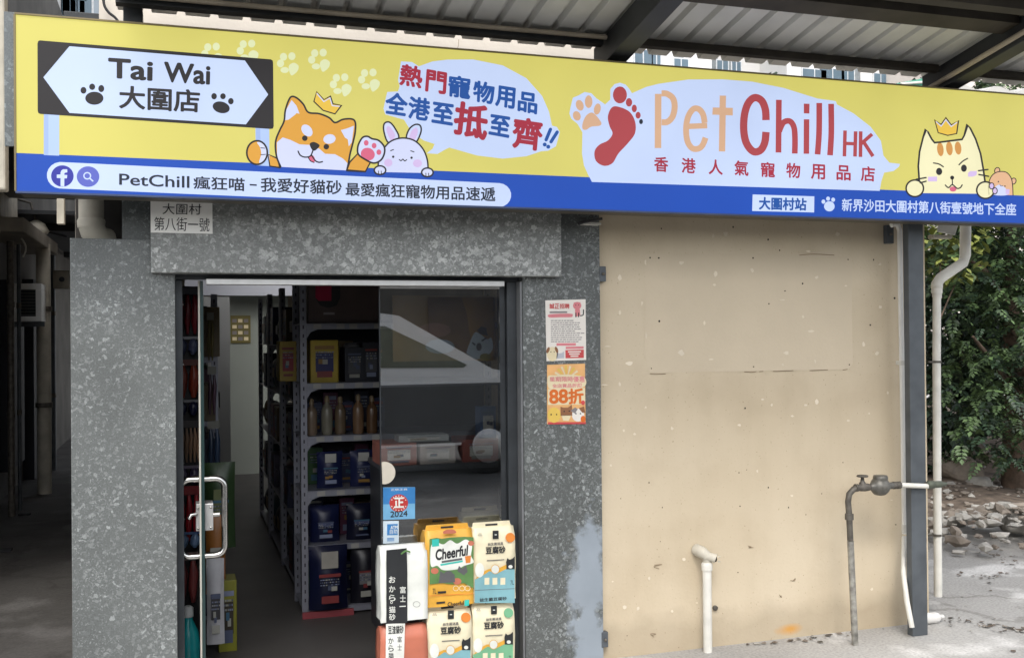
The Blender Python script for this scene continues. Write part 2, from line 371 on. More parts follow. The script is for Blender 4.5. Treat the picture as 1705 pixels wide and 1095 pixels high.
# ------------------------------------------------------------------ ground
xLA = -.438
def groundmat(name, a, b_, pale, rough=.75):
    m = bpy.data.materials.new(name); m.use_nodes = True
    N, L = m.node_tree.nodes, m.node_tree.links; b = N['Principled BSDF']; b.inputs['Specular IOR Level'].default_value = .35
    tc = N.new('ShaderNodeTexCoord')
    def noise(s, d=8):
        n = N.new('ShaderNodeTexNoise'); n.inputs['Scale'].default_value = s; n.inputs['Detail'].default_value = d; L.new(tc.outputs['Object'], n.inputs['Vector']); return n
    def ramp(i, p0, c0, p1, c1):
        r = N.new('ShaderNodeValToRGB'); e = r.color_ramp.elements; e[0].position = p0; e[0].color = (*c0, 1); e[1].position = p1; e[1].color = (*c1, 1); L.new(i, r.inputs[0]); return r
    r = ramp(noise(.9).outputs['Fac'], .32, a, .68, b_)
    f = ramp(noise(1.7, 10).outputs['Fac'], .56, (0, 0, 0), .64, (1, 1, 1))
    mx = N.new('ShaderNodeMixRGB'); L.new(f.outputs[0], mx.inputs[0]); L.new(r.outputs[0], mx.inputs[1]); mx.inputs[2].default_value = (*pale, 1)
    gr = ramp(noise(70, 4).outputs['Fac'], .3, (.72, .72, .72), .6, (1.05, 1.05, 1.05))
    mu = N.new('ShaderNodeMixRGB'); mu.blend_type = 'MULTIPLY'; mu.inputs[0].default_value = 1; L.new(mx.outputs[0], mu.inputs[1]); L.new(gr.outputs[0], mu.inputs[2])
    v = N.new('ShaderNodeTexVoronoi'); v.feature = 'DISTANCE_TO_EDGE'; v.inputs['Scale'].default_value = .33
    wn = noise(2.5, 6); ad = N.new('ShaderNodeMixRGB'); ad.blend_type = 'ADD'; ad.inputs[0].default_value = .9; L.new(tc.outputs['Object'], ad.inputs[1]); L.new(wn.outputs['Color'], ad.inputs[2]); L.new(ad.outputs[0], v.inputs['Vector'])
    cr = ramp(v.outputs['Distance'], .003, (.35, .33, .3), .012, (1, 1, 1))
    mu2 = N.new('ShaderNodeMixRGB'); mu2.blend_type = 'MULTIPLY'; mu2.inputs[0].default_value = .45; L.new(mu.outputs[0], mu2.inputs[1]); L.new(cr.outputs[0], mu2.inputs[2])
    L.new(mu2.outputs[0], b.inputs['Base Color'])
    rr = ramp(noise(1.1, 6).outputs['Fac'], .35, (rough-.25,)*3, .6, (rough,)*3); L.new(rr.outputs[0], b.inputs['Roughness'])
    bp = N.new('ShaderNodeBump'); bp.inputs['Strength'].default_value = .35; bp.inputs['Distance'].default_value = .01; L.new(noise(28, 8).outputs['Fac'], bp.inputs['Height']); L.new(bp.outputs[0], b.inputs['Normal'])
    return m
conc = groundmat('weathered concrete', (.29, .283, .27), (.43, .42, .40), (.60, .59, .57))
MB().quad([(-120, -120, 0), (120, -120, 0), (120, 160, 0), (-120, 160, 0)], conc).build('ground', kind='structure')
asph = groundmat('added dark asphalt', (.045, .045, .046), (.075, .074, .073), (.10, .10, .098), .9)
MB().quad([(-60, -10.5, .004), (60, -10.5, .004), (60, -2.3, .004), (-60, -2.3, .004)], asph).build('road', kind='structure')  # unseen dark strip, added so the glass mirrors less bright ground
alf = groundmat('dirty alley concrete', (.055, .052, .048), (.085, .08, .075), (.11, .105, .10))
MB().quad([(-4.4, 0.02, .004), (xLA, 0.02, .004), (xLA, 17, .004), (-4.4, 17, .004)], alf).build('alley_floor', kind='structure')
soil = mat('soil and leaf litter', (.11, .085, .065), .95, 0, .55, 9, .9, 30)
# soil bed behind the yard, gently mounded
def soil_bed():
    mb = MB(); nx, ny = 40, 30; rnd = random.Random(3); vs = []
    for j in range(ny+1):
        for i in range(nx+1):
            u, v = i/nx, j/ny
            x = 4.35+u*9.5; y0 = 2.55-1.15*min(1, max(0, (x-5.3)/3.2))+.12*math.sin(x*5.1)
            y = y0+v*(11-y0)
            h = .004+.34*min(1, v*3.2)*(.75+.25*math.sin(x*1.7+y))+(rnd.uniform(-.02, .02) if v > 0 else 0)
            vs.append((x, y, h))
    fs = [(j*(nx+1)+i, j*(nx+1)+i+1, (j+1)*(nx+1)+i+1, (j+1)*(nx+1)+i) for j in range(ny) for i in range(nx)]
    mb.add(vs, fs, soil, True); mb.build('soil', kind='structure')
soil_bed()

# ------------------------------------------------------------------ shop building
shop = tag(empty('shop_building', (1.7, 0, 0)), 'village shop building with speckled granite front and cream rendered side wall', 'building')
xL, xDL, xDR, xGR, xE = -.438, -.02, 1.563, 1.964, 3.925
zr = PZ(160, 397, 0)
x201 = PX(203, 0, 360)
m = MB()
m.box(xL, xDL, 0, .24, 0, zr, G1)
pl = m.build('granite_pillar', shop, .004)
m = MB(); m.box(x201, xDL, .003, .24, zr, 2.5, G3); m.build('upper_pillar', shop)
G4 = granite('granite with old blue paint', (.090, .097, .094), (.32, .34, .335), .66, 72, peel=(PX(944, 0, 950)-1.7, xGR+.06-1.7, PZ(970, 850, 0)))
m = MB(); m.box(xDR, xGR, 0, .24, 0, 2.5, G4)
m.build('granite_pillar', shop)
zl0, zl1 = PZ(600, 457, -.06), 2.32
xl0, xl1 = PX(251, -.06, 420), PX(935, -.06, 420)
m = MB(); m.box(xl0, xl1, -.06, .2, zl0, zl1, G2); m.build('lintel', shop, .004)
m = MB(); m.box(xDL, xDR, .2025, .24, zl0, 2.5, G3); m.build('lintel_backing', shop)
# cream wall with its patch, paint chips, nail holes and crack (surface marks of one wall)
m = MB(); m.box(xGR, xE, .03, .22, 0, 2.62, cream)
a = Art(.03, 980, 350, .4252, .0012); a.mb = m
a.poly([(220, 172), (640, 168), (1032, 182), (1030, 400), (1034, 600), (1018, 622), (700, 628), (240, 636), (218, 560), (222, 400)], patchm, 1)
rnd = random.Random(11)
for x, y in ((240, 186), (274, 187), (643, 187), (747, 157), (702, 115), (1015, 193), (1115, 194), (768, 316), (276, 434), (1102, 449), (245, 619), (645, 612), (1020, 604), (284, 72), (565, 66), (612, 774), (837, 287), (705, 366), (1197, 344)):
    a.ell(x, y, rnd.uniform(2.2, 4), rnd.uniform(2.2, 4.5), holem, 2.2, n=9)
for x, y, w, h in ((122, 262, 9, 22), (122, 402, 8, 14), (208, 363, 6, 14), (222, 205, 6, 15), (224, 490, 5, 22), (362, 205, 18, 10), (535, 92, 12, 12), (487, 100, 7, 12), (975, 94, 14, 9), (640, 235, 11, 9), (498, 250, 9, 14), (493, 291, 10, 6), (893, 262, 11, 9), (757, 351, 20, 3), (868, 474, 16, 7), (775, 560, 16, 11), (760, 604, 6, 10), (453, 442, 6, 10), (362, 558, 14, 14), (480, 583, 13, 5), (838, 418, 6, 7), (1142, 378, 10, 9), (1075, 524, 8, 10), (1128, 560, 10, 8), (160, 598, 18, 12), (62, 683, 16, 3), (75, 533, 14, 4), (122, 680, 7, 12), (590, 840, 10, 6), (795, 805, 10, 6), (848, 762, 8, 7), (893, 748, 8, 13), (680, 740, 7, 4), (717, 760, 6, 8), (1015, 822, 8, 6), (1098, 796, 6, 5), (1170, 715, 5, 8), (223, 770, 6, 8), (325, 852, 9, 8), (137, 862, 7, 8), (860, 160, 13, 5), (1006, 295, 8, 4), (886, 590, 4, 10), (1140, 212, 8, 8)):
    k = rnd.randint(5, 7); r0 = rnd.uniform(0, 6)
    a.poly([(x+w*rnd.uniform(.4, 1.1)*math.cos(r0+6.283*i/k), y+h*rnd.uniform(.4, 1.1)*math.sin(r0+6.283*i/k)) for i in range(k)], chipw, 2.2)
for pts in ([(610, 632), (640, 633), (655, 631)], [(722, 630), (760, 629), (800, 627)], [(865, 627), (900, 626), (935, 624)], [(995, 625), (1012, 622)], [(240, 639), (262, 641), (300, 640)], [(825, 176), (880, 172), (960, 176)], [(668, 631), (682, 630)]):
    a.line(pts, 2.6, crackm, 2.4)
a.view(980, 720, .4252)
for x, y, w, h in ((86, 128, 6, 7), (140, 682, 9, 12), (193, 686, 7, 12), (327, 698, 6, 8), (237, 570, 6, 12), (372, 495, 11, 7), (1108, 612, 7, 8), (93, 582, 5, 4), (423, 665, 5, 4), (1186, 263, 6, 3), (795, 246, 7, 5), (660, 150, 4, 6), (180, 5, 7, 6)):
    k = 6; r0 = rnd.uniform(0, 6)
    a.poly([(x+w*rnd.uniform(.5, 1.1)*math.cos(r0+6.283*i/k), y+h*rnd.uniform(.5, 1.1)*math.sin(r0+6.283*i/k)) for i in range(k)], chipw, 2.2)
for x, y, w, h in ((270, 530, 20, 22), (635, 446, 11, 6), (255, 788, 14, 12), (750, 640, 5, 8), (800, 575, 14, 7)):
    k = 9
    a.line([(x+w*rnd.uniform(-1, 1), y+h*rnd.uniform(-1, 1)) for i in range(4)], 2.2, crackm, 2.4)
for x, y in ((588, 156), (618, 145), (236, 195), (592, 287), (584, 546), (782, 292), (703, 214), (1202, 359), (280, 425), (150, 793), (125, 257), (288, 292), (995, 116), (850, 320), (912, 238)):
    a.ell(x, y, rnd.uniform(1.4, 2.6), rnd.uniform(1.6, 3.5), holem, 2.2, n=8)
m.build('rendered_wall', shop)
# rear walls, roof slab, upper storey
xU0, xU1 = PX(165, .03, 40), PX(1004, .03, 90)
m = MB(); m.box(xU0, xU1, .028, .22, 2.505, 4.9, creamU)
m.box(xU0, xU0+.2, .222, 9, 2.505, 4.9, creamU); m.box(xU1-.2, xU1, .222, 9, 2.505, 4.9, creamU); m.box(xU0, xU1, 9.002, 9.2, 2.505, 4.9, creamU)
a = Art(.028, 500, 0, .2463, .001); a.mb = m; a.line([(1070, 270), (1068, 310), (1056, 352)], 3, crackm, 1)
m.build('upper_wall', shop)
ins = mat('interior painted wall', (.26, .285, .26), .8, 0, .06, 2)
insg = mat('interior grey wall', (.33, .34, .34), .8, 0, .08, 2)
m = MB(); m.box(xE-.2, xE, .222, 9, 0, 2.62, cream); m.build('side_wall', shop)
m = MB(); m.box(xL, xL+.12, .242, 9, 0, 2.5, creamU); m.build('side_wall', shop)
m = MB(); m.box(xL, xE, 9.002, 9.2, 0, 2.5, creamU); m.build('rear_wall', shop)
m = MB(); m.box(xU1+.002, xE+.02, .01, 9.2, 2.622, 2.72, creamU); m.build('roof_slab', shop)
m = MB(); m.box(xL+.121, xE-.201, .25, 4.6, 2.36, 2.5, ins); m.box(1.8, xE-.201, 4.6005, 9, 2.36, 2.5, ins); m.box(xL+.121, 1.7995, 7.85, 9, 2.36, 2.5, ins); m.build('ceiling', shop)   # unseen opening added over the far aisle to brighten the end wall
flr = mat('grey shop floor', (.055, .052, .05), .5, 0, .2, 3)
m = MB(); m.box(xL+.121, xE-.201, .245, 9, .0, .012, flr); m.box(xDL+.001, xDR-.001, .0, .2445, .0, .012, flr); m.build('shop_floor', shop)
# partitions at the end of the aisle
m = MB(); m.box(PX(340, 5.6), PX(383, 5.6), 5.6, 5.7, .012, PZ(360, 494, 5.6), insg)
m.box(-.3, PX(340, 5.6)-.002, 5.6, 5.7, .012, PZ(360, 494, 5.6), insg)
m.build('partition', shop)
m = MB(); m.box(PX(372, 7.7), PX(480, 7.7), 7.7, 7.8, .012, 2.36, ins); m.build('partition', shop)
m = MB(); m.box(.05, 1.9, 7.5, 7.6, PZ(430, 492, 7.5), 2.36, mat('pale bulkhead', (.42, .44, .50), .6, 0, .05, 2)); m.build('bulkhead', shop)
# dark recess with drain pipe is open; head rail and frame
m = MB(); m.box(PX(344, .03), PX(838, .03), .0, .055, PZ(600, 475, .0), PZ(600, 466, .0), alu); m.build('door_rail', shop, .002)
m = MB(); zt = PZ(600, 466, 0)
m.box(xDL+.001, xDR-.001, .056, .12, zt+.001, zl0+.0, frm); m.build('door_head', shop)
xp0, xp1 = PX(633, .075), PX(832, .075)
m = MB(); m.box(xDR-.012, xDR-.001, .004, .12, .012, zt, mat('dull frame edge', (.16, .165, .17), .5, .2)); m.box(xDR-.06, xDR-.0125, .06, .12, .012, zt, frm); m.box(xp1+.003, xDR-.0605, .09, .12, .012, zt, frm)
m.build('door_jamb', shop, .002)
m = MB(); m.box(xDL, xDL+.03, .1, .14, .012, zt, frm); m.build('door_jamb', shop, .002)
def glassmat(name, fac, tint=(.72, .76, .76)):
    g = bpy.data.materials.new(name); g.use_nodes = True
    N, L = g.node_tree.nodes, g.node_tree.links; N.remove(N['Principled BSDF'])
    t = N.new('ShaderNodeBsdfTransparent'); t.inputs[0].default_value = (*tint, 1)
    gl = N.new('ShaderNodeBsdfGlossy'); gl.inputs['Roughness'].default_value = .004
    fr = N.new('ShaderNodeFresnel'); fr.inputs[0].default_value = 1.5
    ad = N.new('ShaderNodeMath'); ad.operation = 'ADD'; ad.use_clamp = True; ad.inputs[1].default_value = fac; L.new(fr.outputs[0], ad.inputs[0])
    mx = N.new('ShaderNodeMixShader'); L.new(ad.outputs[0], mx.inputs[0]); L.new(t.outputs[0], mx.inputs[1]); L.new(gl.outputs[0], mx.inputs[2])
    L.new(mx.outputs[0], N['Material Output'].inputs[0]); return g
glass = glassmat('shop window glass', .30, (.93, .95, .95))
glass2 = glassmat('door glass', .05)
win = MB(); win.box(xp0, xp1, .071, .079, .02, zt-.004, glass)
win = win.build('glass_panel', shop)
m = MB(); m.box(xp0-.004, xp0-.0005, .066, .084, .02, zt-.004, frm); m.build('panel_edge', win)
m = MB(); m.box(xp0, xp1, .066, .086, zt-.034, zt-.005, alu); m.build('panel_clamp', win, .002)
# open glass door leaf, seen edge on
xd = .085
leaf = MB().box(xd, xd+.012, .1, .86, .03, zt-.004, glass2).build('glass_door', shop)
m = MB(); m.box(xd-.0095, xd-.001, .088, .0995, .03, zt-.004, mat('pale door seal', (.42, .41, .36), .5)); m.build('edge_seal', leaf, .002)
m = MB(); m.box(xd-.0005, xd+.0125, .086, .0995, .03, zt-.004, mat('dark green glass edge', (.02, .04, .04), .25)); m.build('edge_trim', leaf)
hy = .17
def handle_path(sx):
    z1, z0 = PZ(338, 797, hy), PZ(338, 925, hy); zs = []
    w = .095; x0 = xd+.006+sx*.008; x1 = xd+.006+sx*w
    pts = [(x0, z1), (x0+sx*(w*.45), z1)]
    for q in np.linspace(0, 90, 7): pts.append((x1-sx*.04+sx*.04*math.sin(R(q)), z1-.04+.04*math.cos(R(q))))
    for q in np.linspace(0, 90, 7): pts.append((x1-sx*.04+sx*.04*math.cos(R(q)), z0+.04-.04*math.sin(R(q))))
    pts += [(x0+sx*(w*.45), z0), (x0, z0)]
    return [(x, hy, z) for x, z in pts]
for sx in (-1, 1):
    MB().tube(handle_path(sx), .0145, steel, 14).build('pull_handle', leaf)
zc = PZ(345, 858, hy)
m = MB(); m.box(xd-.024, xd-.001, hy-.05, hy+.05, zc-.058, zc+.062, alu); m.box(xd+.013, xd+.05, hy-.05, hy+.05, zc-.058, zc+.062, alu)
for dx in (-.015, .04):
    for dz in (-.045, .045): m.lathe((xd+dx, hy-.05, zc+dz), [(.006, 0), (.006, -.006), (.002, -.008)], steel, 10, 1)
m.tube([(xd-.02, hy-.052, zc+.02), (xd-.045, hy-.06, zc+.018), (xd-.055, hy-.06, zc)], .008, steel)
m.tube([(xd+.05, hy-.04, zc+.01), (xd+.078, hy-.04, zc+.01)], .011, steel)
m.build('lock', leaf, .003)
MB().lathe((PX(1003, -.0, 455), -.012, PZ(1003, 455, -.0)), [(.012, 0), (.012, -.01), (.004, -.02)], iron, 10, 1)

# ------------------------------------------------------------------ lightbox sign
YS = -.35
sign = tag(empty('shop_sign', (1.8, YS, 2.17)), 'long backlit yellow and blue lightbox sign with cartoon pets above the shop door', 'sign')
x0, x1 = PX(27, YS, 170), PX(1762, YS, 270)
zb, ztp = 2.170, 2.845
m = MB(); m.box(x0, x1, YS+.002, YS+.19, zb, ztp, mat('sign case', (.10, .09, .07), .5, .3)); m.build('sign_case', sign, .003)
m = MB(); edge = mat('sign edge trim', (.16, .13, .07), .4, .6)
m.box(x0-.004, x1+.004, YS-.006, YS+.03, ztp+.0005, ztp+.007, edge); m.box(x0-.0075, x0-.0005, YS-.006, YS+.03, zb, ztp, edge); m.box(x0-.004, x1+.004, YS-.006, YS+.03, zb-.008, zb-.0005, mat('bottom sign trim', (.05, .07, .14), .4, .3))
m.build('trim', sign)
m = MB(); m.box(PX(7, YS+.05, 130), x0-.012, YS+.05, YS+.07, PZ(15, 243, YS+.05), PZ(15, 20, YS+.05), granite('spangled zinc sheet', (.10, .115, .12), (.22, .25, .26), .5, 90)); m.build('side_panel', sign)
def A(ox=0, oy=0, k=1): return Art(YS, ox, oy, k)
V1 = (0, 0, .3288); V2 = (400, 60, .32845); V3 = (900, 80, .35191); V4 = (1240, 60, .30136)
a = A(); yb = lambda x: 256+(325-256)/(1705-27)*(x-27)
a.mb.quad([(x0, YS, zb), (x1, YS, zb), (x1, YS, ztp), (x0, YS, ztp)], yel)
zb2 = PZ(27, 256, YS); zb3 = PZ(1705, 325, YS); zbm = (zb2+zb3)/2
a.mb.quad([(x0, YS-.0006, zb), (x1, YS-.0006, zb), (x1, YS-.0006, zbm), (x0, YS-.0006, zbm)], blu)
a.build('sign_face', sign)
for x, y, r in ((354, 91, .9), (413, 86, 1), (480, 107, 1), (532, 101, 1), (568, 142, 1), (615, 134, 1)):
    a = A(); a.poly([(x+1*r, y+3), (x+9, y-2), (x+17, y+3), (x+15, y+12), (x+6, y+19), (x+2, y+13)], pal, 1.2, True)
    for dx, dy in ((-13, -1), (-8, -12), (6, -13)): a.ell(x+dx, y+dy, 6, 6.5, pal, 1.2)
    a.ell(x-6, y+10, 7, 5, pal, 1.2); a.build('paw_print', sign)
# arrow plate
a = A(*V1)
pl_ = [(202, 206), (1371, 302), (1381, 308), (1383, 322), (1386, 640), (1382, 652), (1370, 654), (204, 578), (194, 573), (191, 560), (190, 222), (194, 210)]
a.poly([(222, 570), (300, 575), (300, 789), (222, 786)], post_c, 1.4); a.poly([(222, 570), (245, 572), (245, 787), (222, 786)], post_d, 1.9)
a.poly([(1293, 640), (1363, 645), (1365, 842), (1297, 838)], post_c, 1.4); a.poly([(1295, 640), (1318, 642), (1320, 839), (1297, 838)], post_d, 1.9)
a.poly(pl_, blk, 2.5)
a.poly([(220, 393), (352, 236), (1240, 308), (1358, 480), (1245, 631), (352, 573)], wht, 3.2)
for b_, q in (('Tai', ((553, 298), (770, 313), (768, 409), (553, 393))), ('Wai', ((835, 318), (1062, 335), (1060, 428), (833, 414)))): a.text(b_, *q, blk, 4, .026)
a.text('大圍店', (606, 436), (1010, 460), (1008, 570), (606, 548), blk, 4, .022)
for x, y, rx, ry in ((478, 499, 46, 33), (423, 459, 15, 17), (467, 441, 15, 16), (513, 450, 15, 18), (1084, 489, 14, 16), (1129, 489, 14, 15), (1169, 514, 14, 16)): a.ell(x, y, rx, ry, blk, 4)
a.ell(1120, 545, 44, 29, blk, 4, 14)
a.build('direction_plate', sign)
# web strip
a = A()
pts = [(101, 270)]+[(101+t*729, 270+t*35) for t in (.25, .5, .75, 1)]
pts += [(830+21*math.sin(q), 325-20*math.cos(q)) for q in np.linspace(.1, math.pi-.1, 10)]
pts += [(830-t*729, 345-t*31) for t in (0, .25, .5, .75, 1)]
pts += [(101-23*math.sin(q), 292+22*math.cos(q)) for q in np.linspace(.1, math.pi-.1, 10)]
a.poly(pts, wht, 2)
a.view(*V1)
a.ell(316, 892, 57, 54, fbb, 3, n=40); a.ell(446, 895, 57, 52, fbl, 3, n=40)
a.poly([(307, 944), (307, 903), (288, 902), (288, 885), (307, 884), (307, 875), (311, 864), (320, 858), (341, 858), (341, 874), (330, 875), (326, 880), (326, 886), (341, 887), (339, 904), (326, 904), (326, 945)], wht, 3.7)
a.eline(442, 891, 17, 16, 6, wht, 3.7); a.line([(455, 904), (470, 917)], 7, wht, 3.7)
a.text('PetChill', (605, 880), (958, 893), (958, 952), (605, 936), ink, 3, .012)
a.text('瘋狂喵', (980, 893), (1238, 902), (1238, 968), (980, 956), ink, 3, .016)
a.poly([(1264, 932), (1300, 934), (1300, 942), (1264, 940)], ink, 3)
a.view(*V2)
a.text('我愛好貓砂', (105, 718), (513, 734), (513, 804), (105, 789), ink, 3, .016)
a.text('最愛瘋狂寵物用品速遞', (535, 743), (1292, 769), (1292, 838), (535, 809), ink, 3, .016)
a.build('web_address_strip', sign)
# slogan bubble
a = A(*V2)
a.poly([(905, 155), (975, 130), (1050, 121), (1180, 120), (1330, 150), (1450, 215), (1530, 305), (1565, 385), (1580, 455), (1605, 462), (1620, 488), (1600, 560), (1560, 582), (1525, 585), (1450, 610), (1330, 622), (1200, 606), (1060, 566), (1040, 575), (1000, 598), (945, 595), (975, 572), (985, 548), (930, 530), (870, 490), (830, 425), (735, 398), (726, 368), (745, 285), (800, 282), (808, 255), (800, 225), (815, 130), (870, 133)], wht, 1.5, False)
for ch, q, mm in (('熱', ((818, 143), (925, 163), (915, 265), (808, 246)), red), ('門', ((948, 173), (1045, 190), (1038, 295), (940, 278)), red), ('寵', ((1060, 200), (1167, 215), (1161, 320), (1056, 303)), dbl), ('物', ((1185, 228), (1287, 243), (1281, 347), (1182, 328)), dbl), ('用', ((1300, 253), (1393, 268), (1386, 370), (1294, 352)), dbl), ('品', ((1412, 283), (1505, 298), (1500, 396), (1408, 378)), dbl),
                 ('全', ((742, 286), (850, 300), (840, 405), (735, 390)), dbl), ('港', ((858, 308), (963, 323), (953, 430), (852, 415)), dbl), ('至', ((978, 337), (1082, 352), (1073, 452), (972, 436)), dbl), ('抵', ((1098, 333), (1260, 362), (1242, 527), (1080, 492)), red), ('至', ((1270, 400), (1368, 415), (1359, 514), (1261, 496)), dbl), ('齊', ((1390, 412), (1534, 433), (1521, 582), (1378, 562)), red)):
    a.text(ch, *q, mm, 2.5, .030)
a.line([(1572, 474), (1550, 527)], 17, dbl, 2.5); a.ell(1543, 551, 10, 10, dbl, 2.5); a.line([(1606, 488), (1575, 537)], 17, dbl, 2.5); a.ell(1561, 562, 10, 10, dbl, 2.5)
a.build('slogan_bubble', sign)
# dog
a = A(*V2)
a.shape([(140, 600), (190, 622), (200, 668), (150, 660)], org, blk, 8, 1.4, False)
a.shape([(600, 592), (660, 640), (634, 688), (542, 682), (555, 640)], org, blk, 8, 1.4, False)
head = [(205, 664), (185, 615), (178, 560), (183, 520), (202, 475), (222, 432), (228, 380), (245, 328), (262, 308), (290, 318), (320, 348), (345, 388), (400, 395), (450, 415), (480, 440), (520, 424), (565, 422), (583, 440), (582, 490), (570, 545), (556, 600), (549, 640), (540, 682)]
a.poly(smooth(head, False, 5), org, 3)
a.poly([(186, 540), (215, 515), (255, 528), (300, 550), (350, 553), (400, 572), (430, 598), (480, 600), (520, 622), (546, 648), (539, 682), (206, 664), (187, 610)], rab, 3.4, False)
a.poly([(260, 326), (285, 355), (300, 395), (285, 392), (275, 402), (245, 425), (226, 428), (233, 375)], rab, 3.4); a.poly([(576, 456), (540, 470), (510, 478), (530, 515), (545, 525), (550, 560), (565, 540)], rab, 3.4)
a.ell(338, 480, 34, 24, rab, 3.4, 50); a.ell(452, 523, 31, 24, rab, 3.4, -10)
a.line(head, 9, blk, 4)
a.ell(327, 519, 14, 14, blk, 4); a.ell(436, 562, 14, 14, blk, 4); a.poly([(352, 548), (372, 538), (398, 550), (400, 562), (378, 582), (362, 575)], blk, 4, True)
a.poly([(343, 614), (368, 606), (380, 630), (372, 640), (356, 634)], pnk, 3.7, True)
a.line([(293, 585), (305, 606), (330, 615), (356, 608), (369, 578)], 7, blk, 4); a.line([(362, 606), (380, 632), (398, 641), (416, 638)], 7, blk, 4); a.line([(343, 614), (356, 634), (374, 642)], 5, blk, 4)
a.ell(85, 592, 50, 58, org, 4.6); a.poly([(85, 540), (115, 545), (134, 580), (134, 610), (118, 642), (96, 642), (106, 600), (100, 565)], rab, 5.1, True); a.eline(85, 592, 52, 60, 9, blk, 5.6)
a.line([(104, 568), (124, 570)], 4, blk, 5.6); a.line([(104, 603), (128, 601)], 4, blk, 5.6)
a.shape([(606, 535), (622, 514), (645, 510), (668, 522), (700, 530), (728, 560), (730, 595), (712, 630), (675, 645), (630, 625), (598, 600), (595, 565)], rab, blk, 9, 4.6)
a.ell(646, 600, 36, 32, pnk, 5.3, 20)
for x, y in ((638, 543), (678, 557), (702, 590)): a.ell(x, y, 12, 14, pnk, 5.3)
a.build('dog_picture', sign)
a = A(*V2)
a.shape([(387, 283), (373, 333), (420, 378), (480, 396), (513, 353), (470, 345), (457, 306), (424, 324)], gold, blk, 6, 2, False); a.line([(388, 292), (424, 334), (455, 315), (466, 354), (504, 358)], 5, rab, 3, sm=False, cap=False)
a.build('crown_picture', sign)
a = A(*V2)
for pts, inn in (([(752, 542), (728, 485), (730, 445), (757, 438), (785, 470), (803, 518)], [(765, 530), (742, 485), (745, 460), (762, 465), (785, 505)]), ([(843, 522), (855, 475), (885, 450), (912, 455), (915, 490), (885, 545)], [(856, 525), (868, 482), (892, 465), (900, 490), (880, 530)])):
    a.shape(pts, rab, blk, 8, 1.4); a.poly(inn, lil, 2.5, True)
body = [(702, 690), (700, 640), (722, 580), (762, 535), (820, 518), (880, 530), (925, 572), (948, 630), (952, 695)]
a.poly(smooth(body, False, 6), rab, 3); a.line(body, 8, blk, 3.6)
a.ell(775, 613, 6, 6, blk, 3.6); a.ell(868, 618, 6, 6, blk, 3.6); a.line([(762, 582), (776, 577)], 5, blk, 3.6); a.line([(864, 583), (880, 588)], 5, blk, 3.6)
a.line([(806, 627), (815, 633), (824, 625), (833, 634), (843, 628)], 5, blk, 3.6); a.ell(750, 643, 21, 20, lil, 3.4); a.ell(898, 646, 23, 20, lil, 3.4)
for x, y in ((708, 681), (948, 692)):
    a.ell(x, y, 29, 22, rab, 4.2); a.eline(x, y, 29, 22, 8, blk, 4.8)
    for dx in (-8, 6): a.line([(x+dx, y+4), (x+dx+1, y+18)], 4, blk, 4.8)
a.build('rabbit_picture', sign)
# logo bubble
a = A(*V3)
a.poly([(243, 634), (225, 600), (205, 555), (196, 500), (198, 400), (175, 360), (145, 335), (136, 310), (142, 280), (153, 236), (180, 225), (208, 209), (240, 215), (265, 240), (292, 258), (305, 268), (330, 245), (330, 195), (350, 172), (375, 165), (402, 174), (420, 195), (432, 215), (500, 185), (560, 170), (700, 150), (860, 149), (1000, 160), (1150, 190), (1310, 240), (1385, 250), (1397, 253), (1402, 268), (1480, 310), (1560, 372), (1610, 440), (1622, 510), (1650, 543), (1700, 549), (1695, 562), (1670, 582), (1625, 590), (1612, 630), (1604, 676)], wht, 1.5, False)
for x, y, rx, ry, ro in ((185, 272, 18, 26, -18), (227, 255, 18, 30, 0), (268, 290, 16, 27, 12), (171, 322, 18, 23, -20)): a.ell(x, y, rx, ry, bei, 2.4, ro)
a.poly([(200, 352), (218, 318), (248, 308), (285, 350), (280, 368), (240, 373), (215, 388), (198, 382)], bei, 2.4, True)
for x, y, rx, ry in ((375, 223, 33, 40), (418, 258, 15, 20), (443, 287, 12, 18), (461, 319, 12, 16)): a.ell(x, y, rx, ry, rd2, 2.4)
a.ell(475, 349, 9, 12, ink, 2.4)
a.poly([(318, 325), (335, 284), (365, 278), (420, 302), (447, 350), (446, 405), (412, 452), (368, 500), (340, 545), (300, 558), (262, 535), (255, 490), (278, 458), (318, 438), (340, 405), (326, 370)], rd2, 2.4, True)
a.line([(555, 474), (556, 218)], 31, bei, 2.4, cap=False); a.line([(571.8, 216), (598, 218), (626, 240), (634, 280), (624, 325), (600, 350), (572, 352)], 29, bei, 2.4, cap=False)
a.line([(688, 372), (788, 368)], 26, bei, 2.4, cap=False); a.line([(776, 355), (768, 315), (748, 290), (722, 290), (698, 325), (688, 380), (694, 440), (716, 474), (745, 477), (766, 460), (780, 425)], 28, bei, 2.7, cap=False)
a.line([(862, 226), (858, 490)], 30, bei, 2.4, cap=False); a.poly([(814, 282), (909, 284), (909, 320), (812, 316)], bei, 2.7)
a.line([(1066, 342), (1063, 292), (1045, 250), (1012, 236), (982, 262), (964, 318), (961, 392), (974, 452), (1006, 490), (1040, 484), (1060, 448), (1066, 398)], 35, rd2, 2.4, cap=False)
a.line([(1127, 246), (1125, 495)], 27, rd2, 2.4, cap=False); a.line([(1128, 395), (1148, 354), (1178, 347), (1198, 375), (1203, 430), (1202, 500)], 27, rd2, 2.7, cap=False)
a.line([(1258, 338), (1257, 501)], 26, rd2, 2.4, cap=False); a.poly([(1245, 264), (1272, 265), (1271, 311), (1245, 310)], rd2, 2.4)
a.line([(1318, 261), (1317, 400), (1310, 504)], 27, rd2, 2.4, cap=False); a.line([(1374, 265), (1375, 400), (1369, 508)], 27, rd2, 2.4, cap=False)
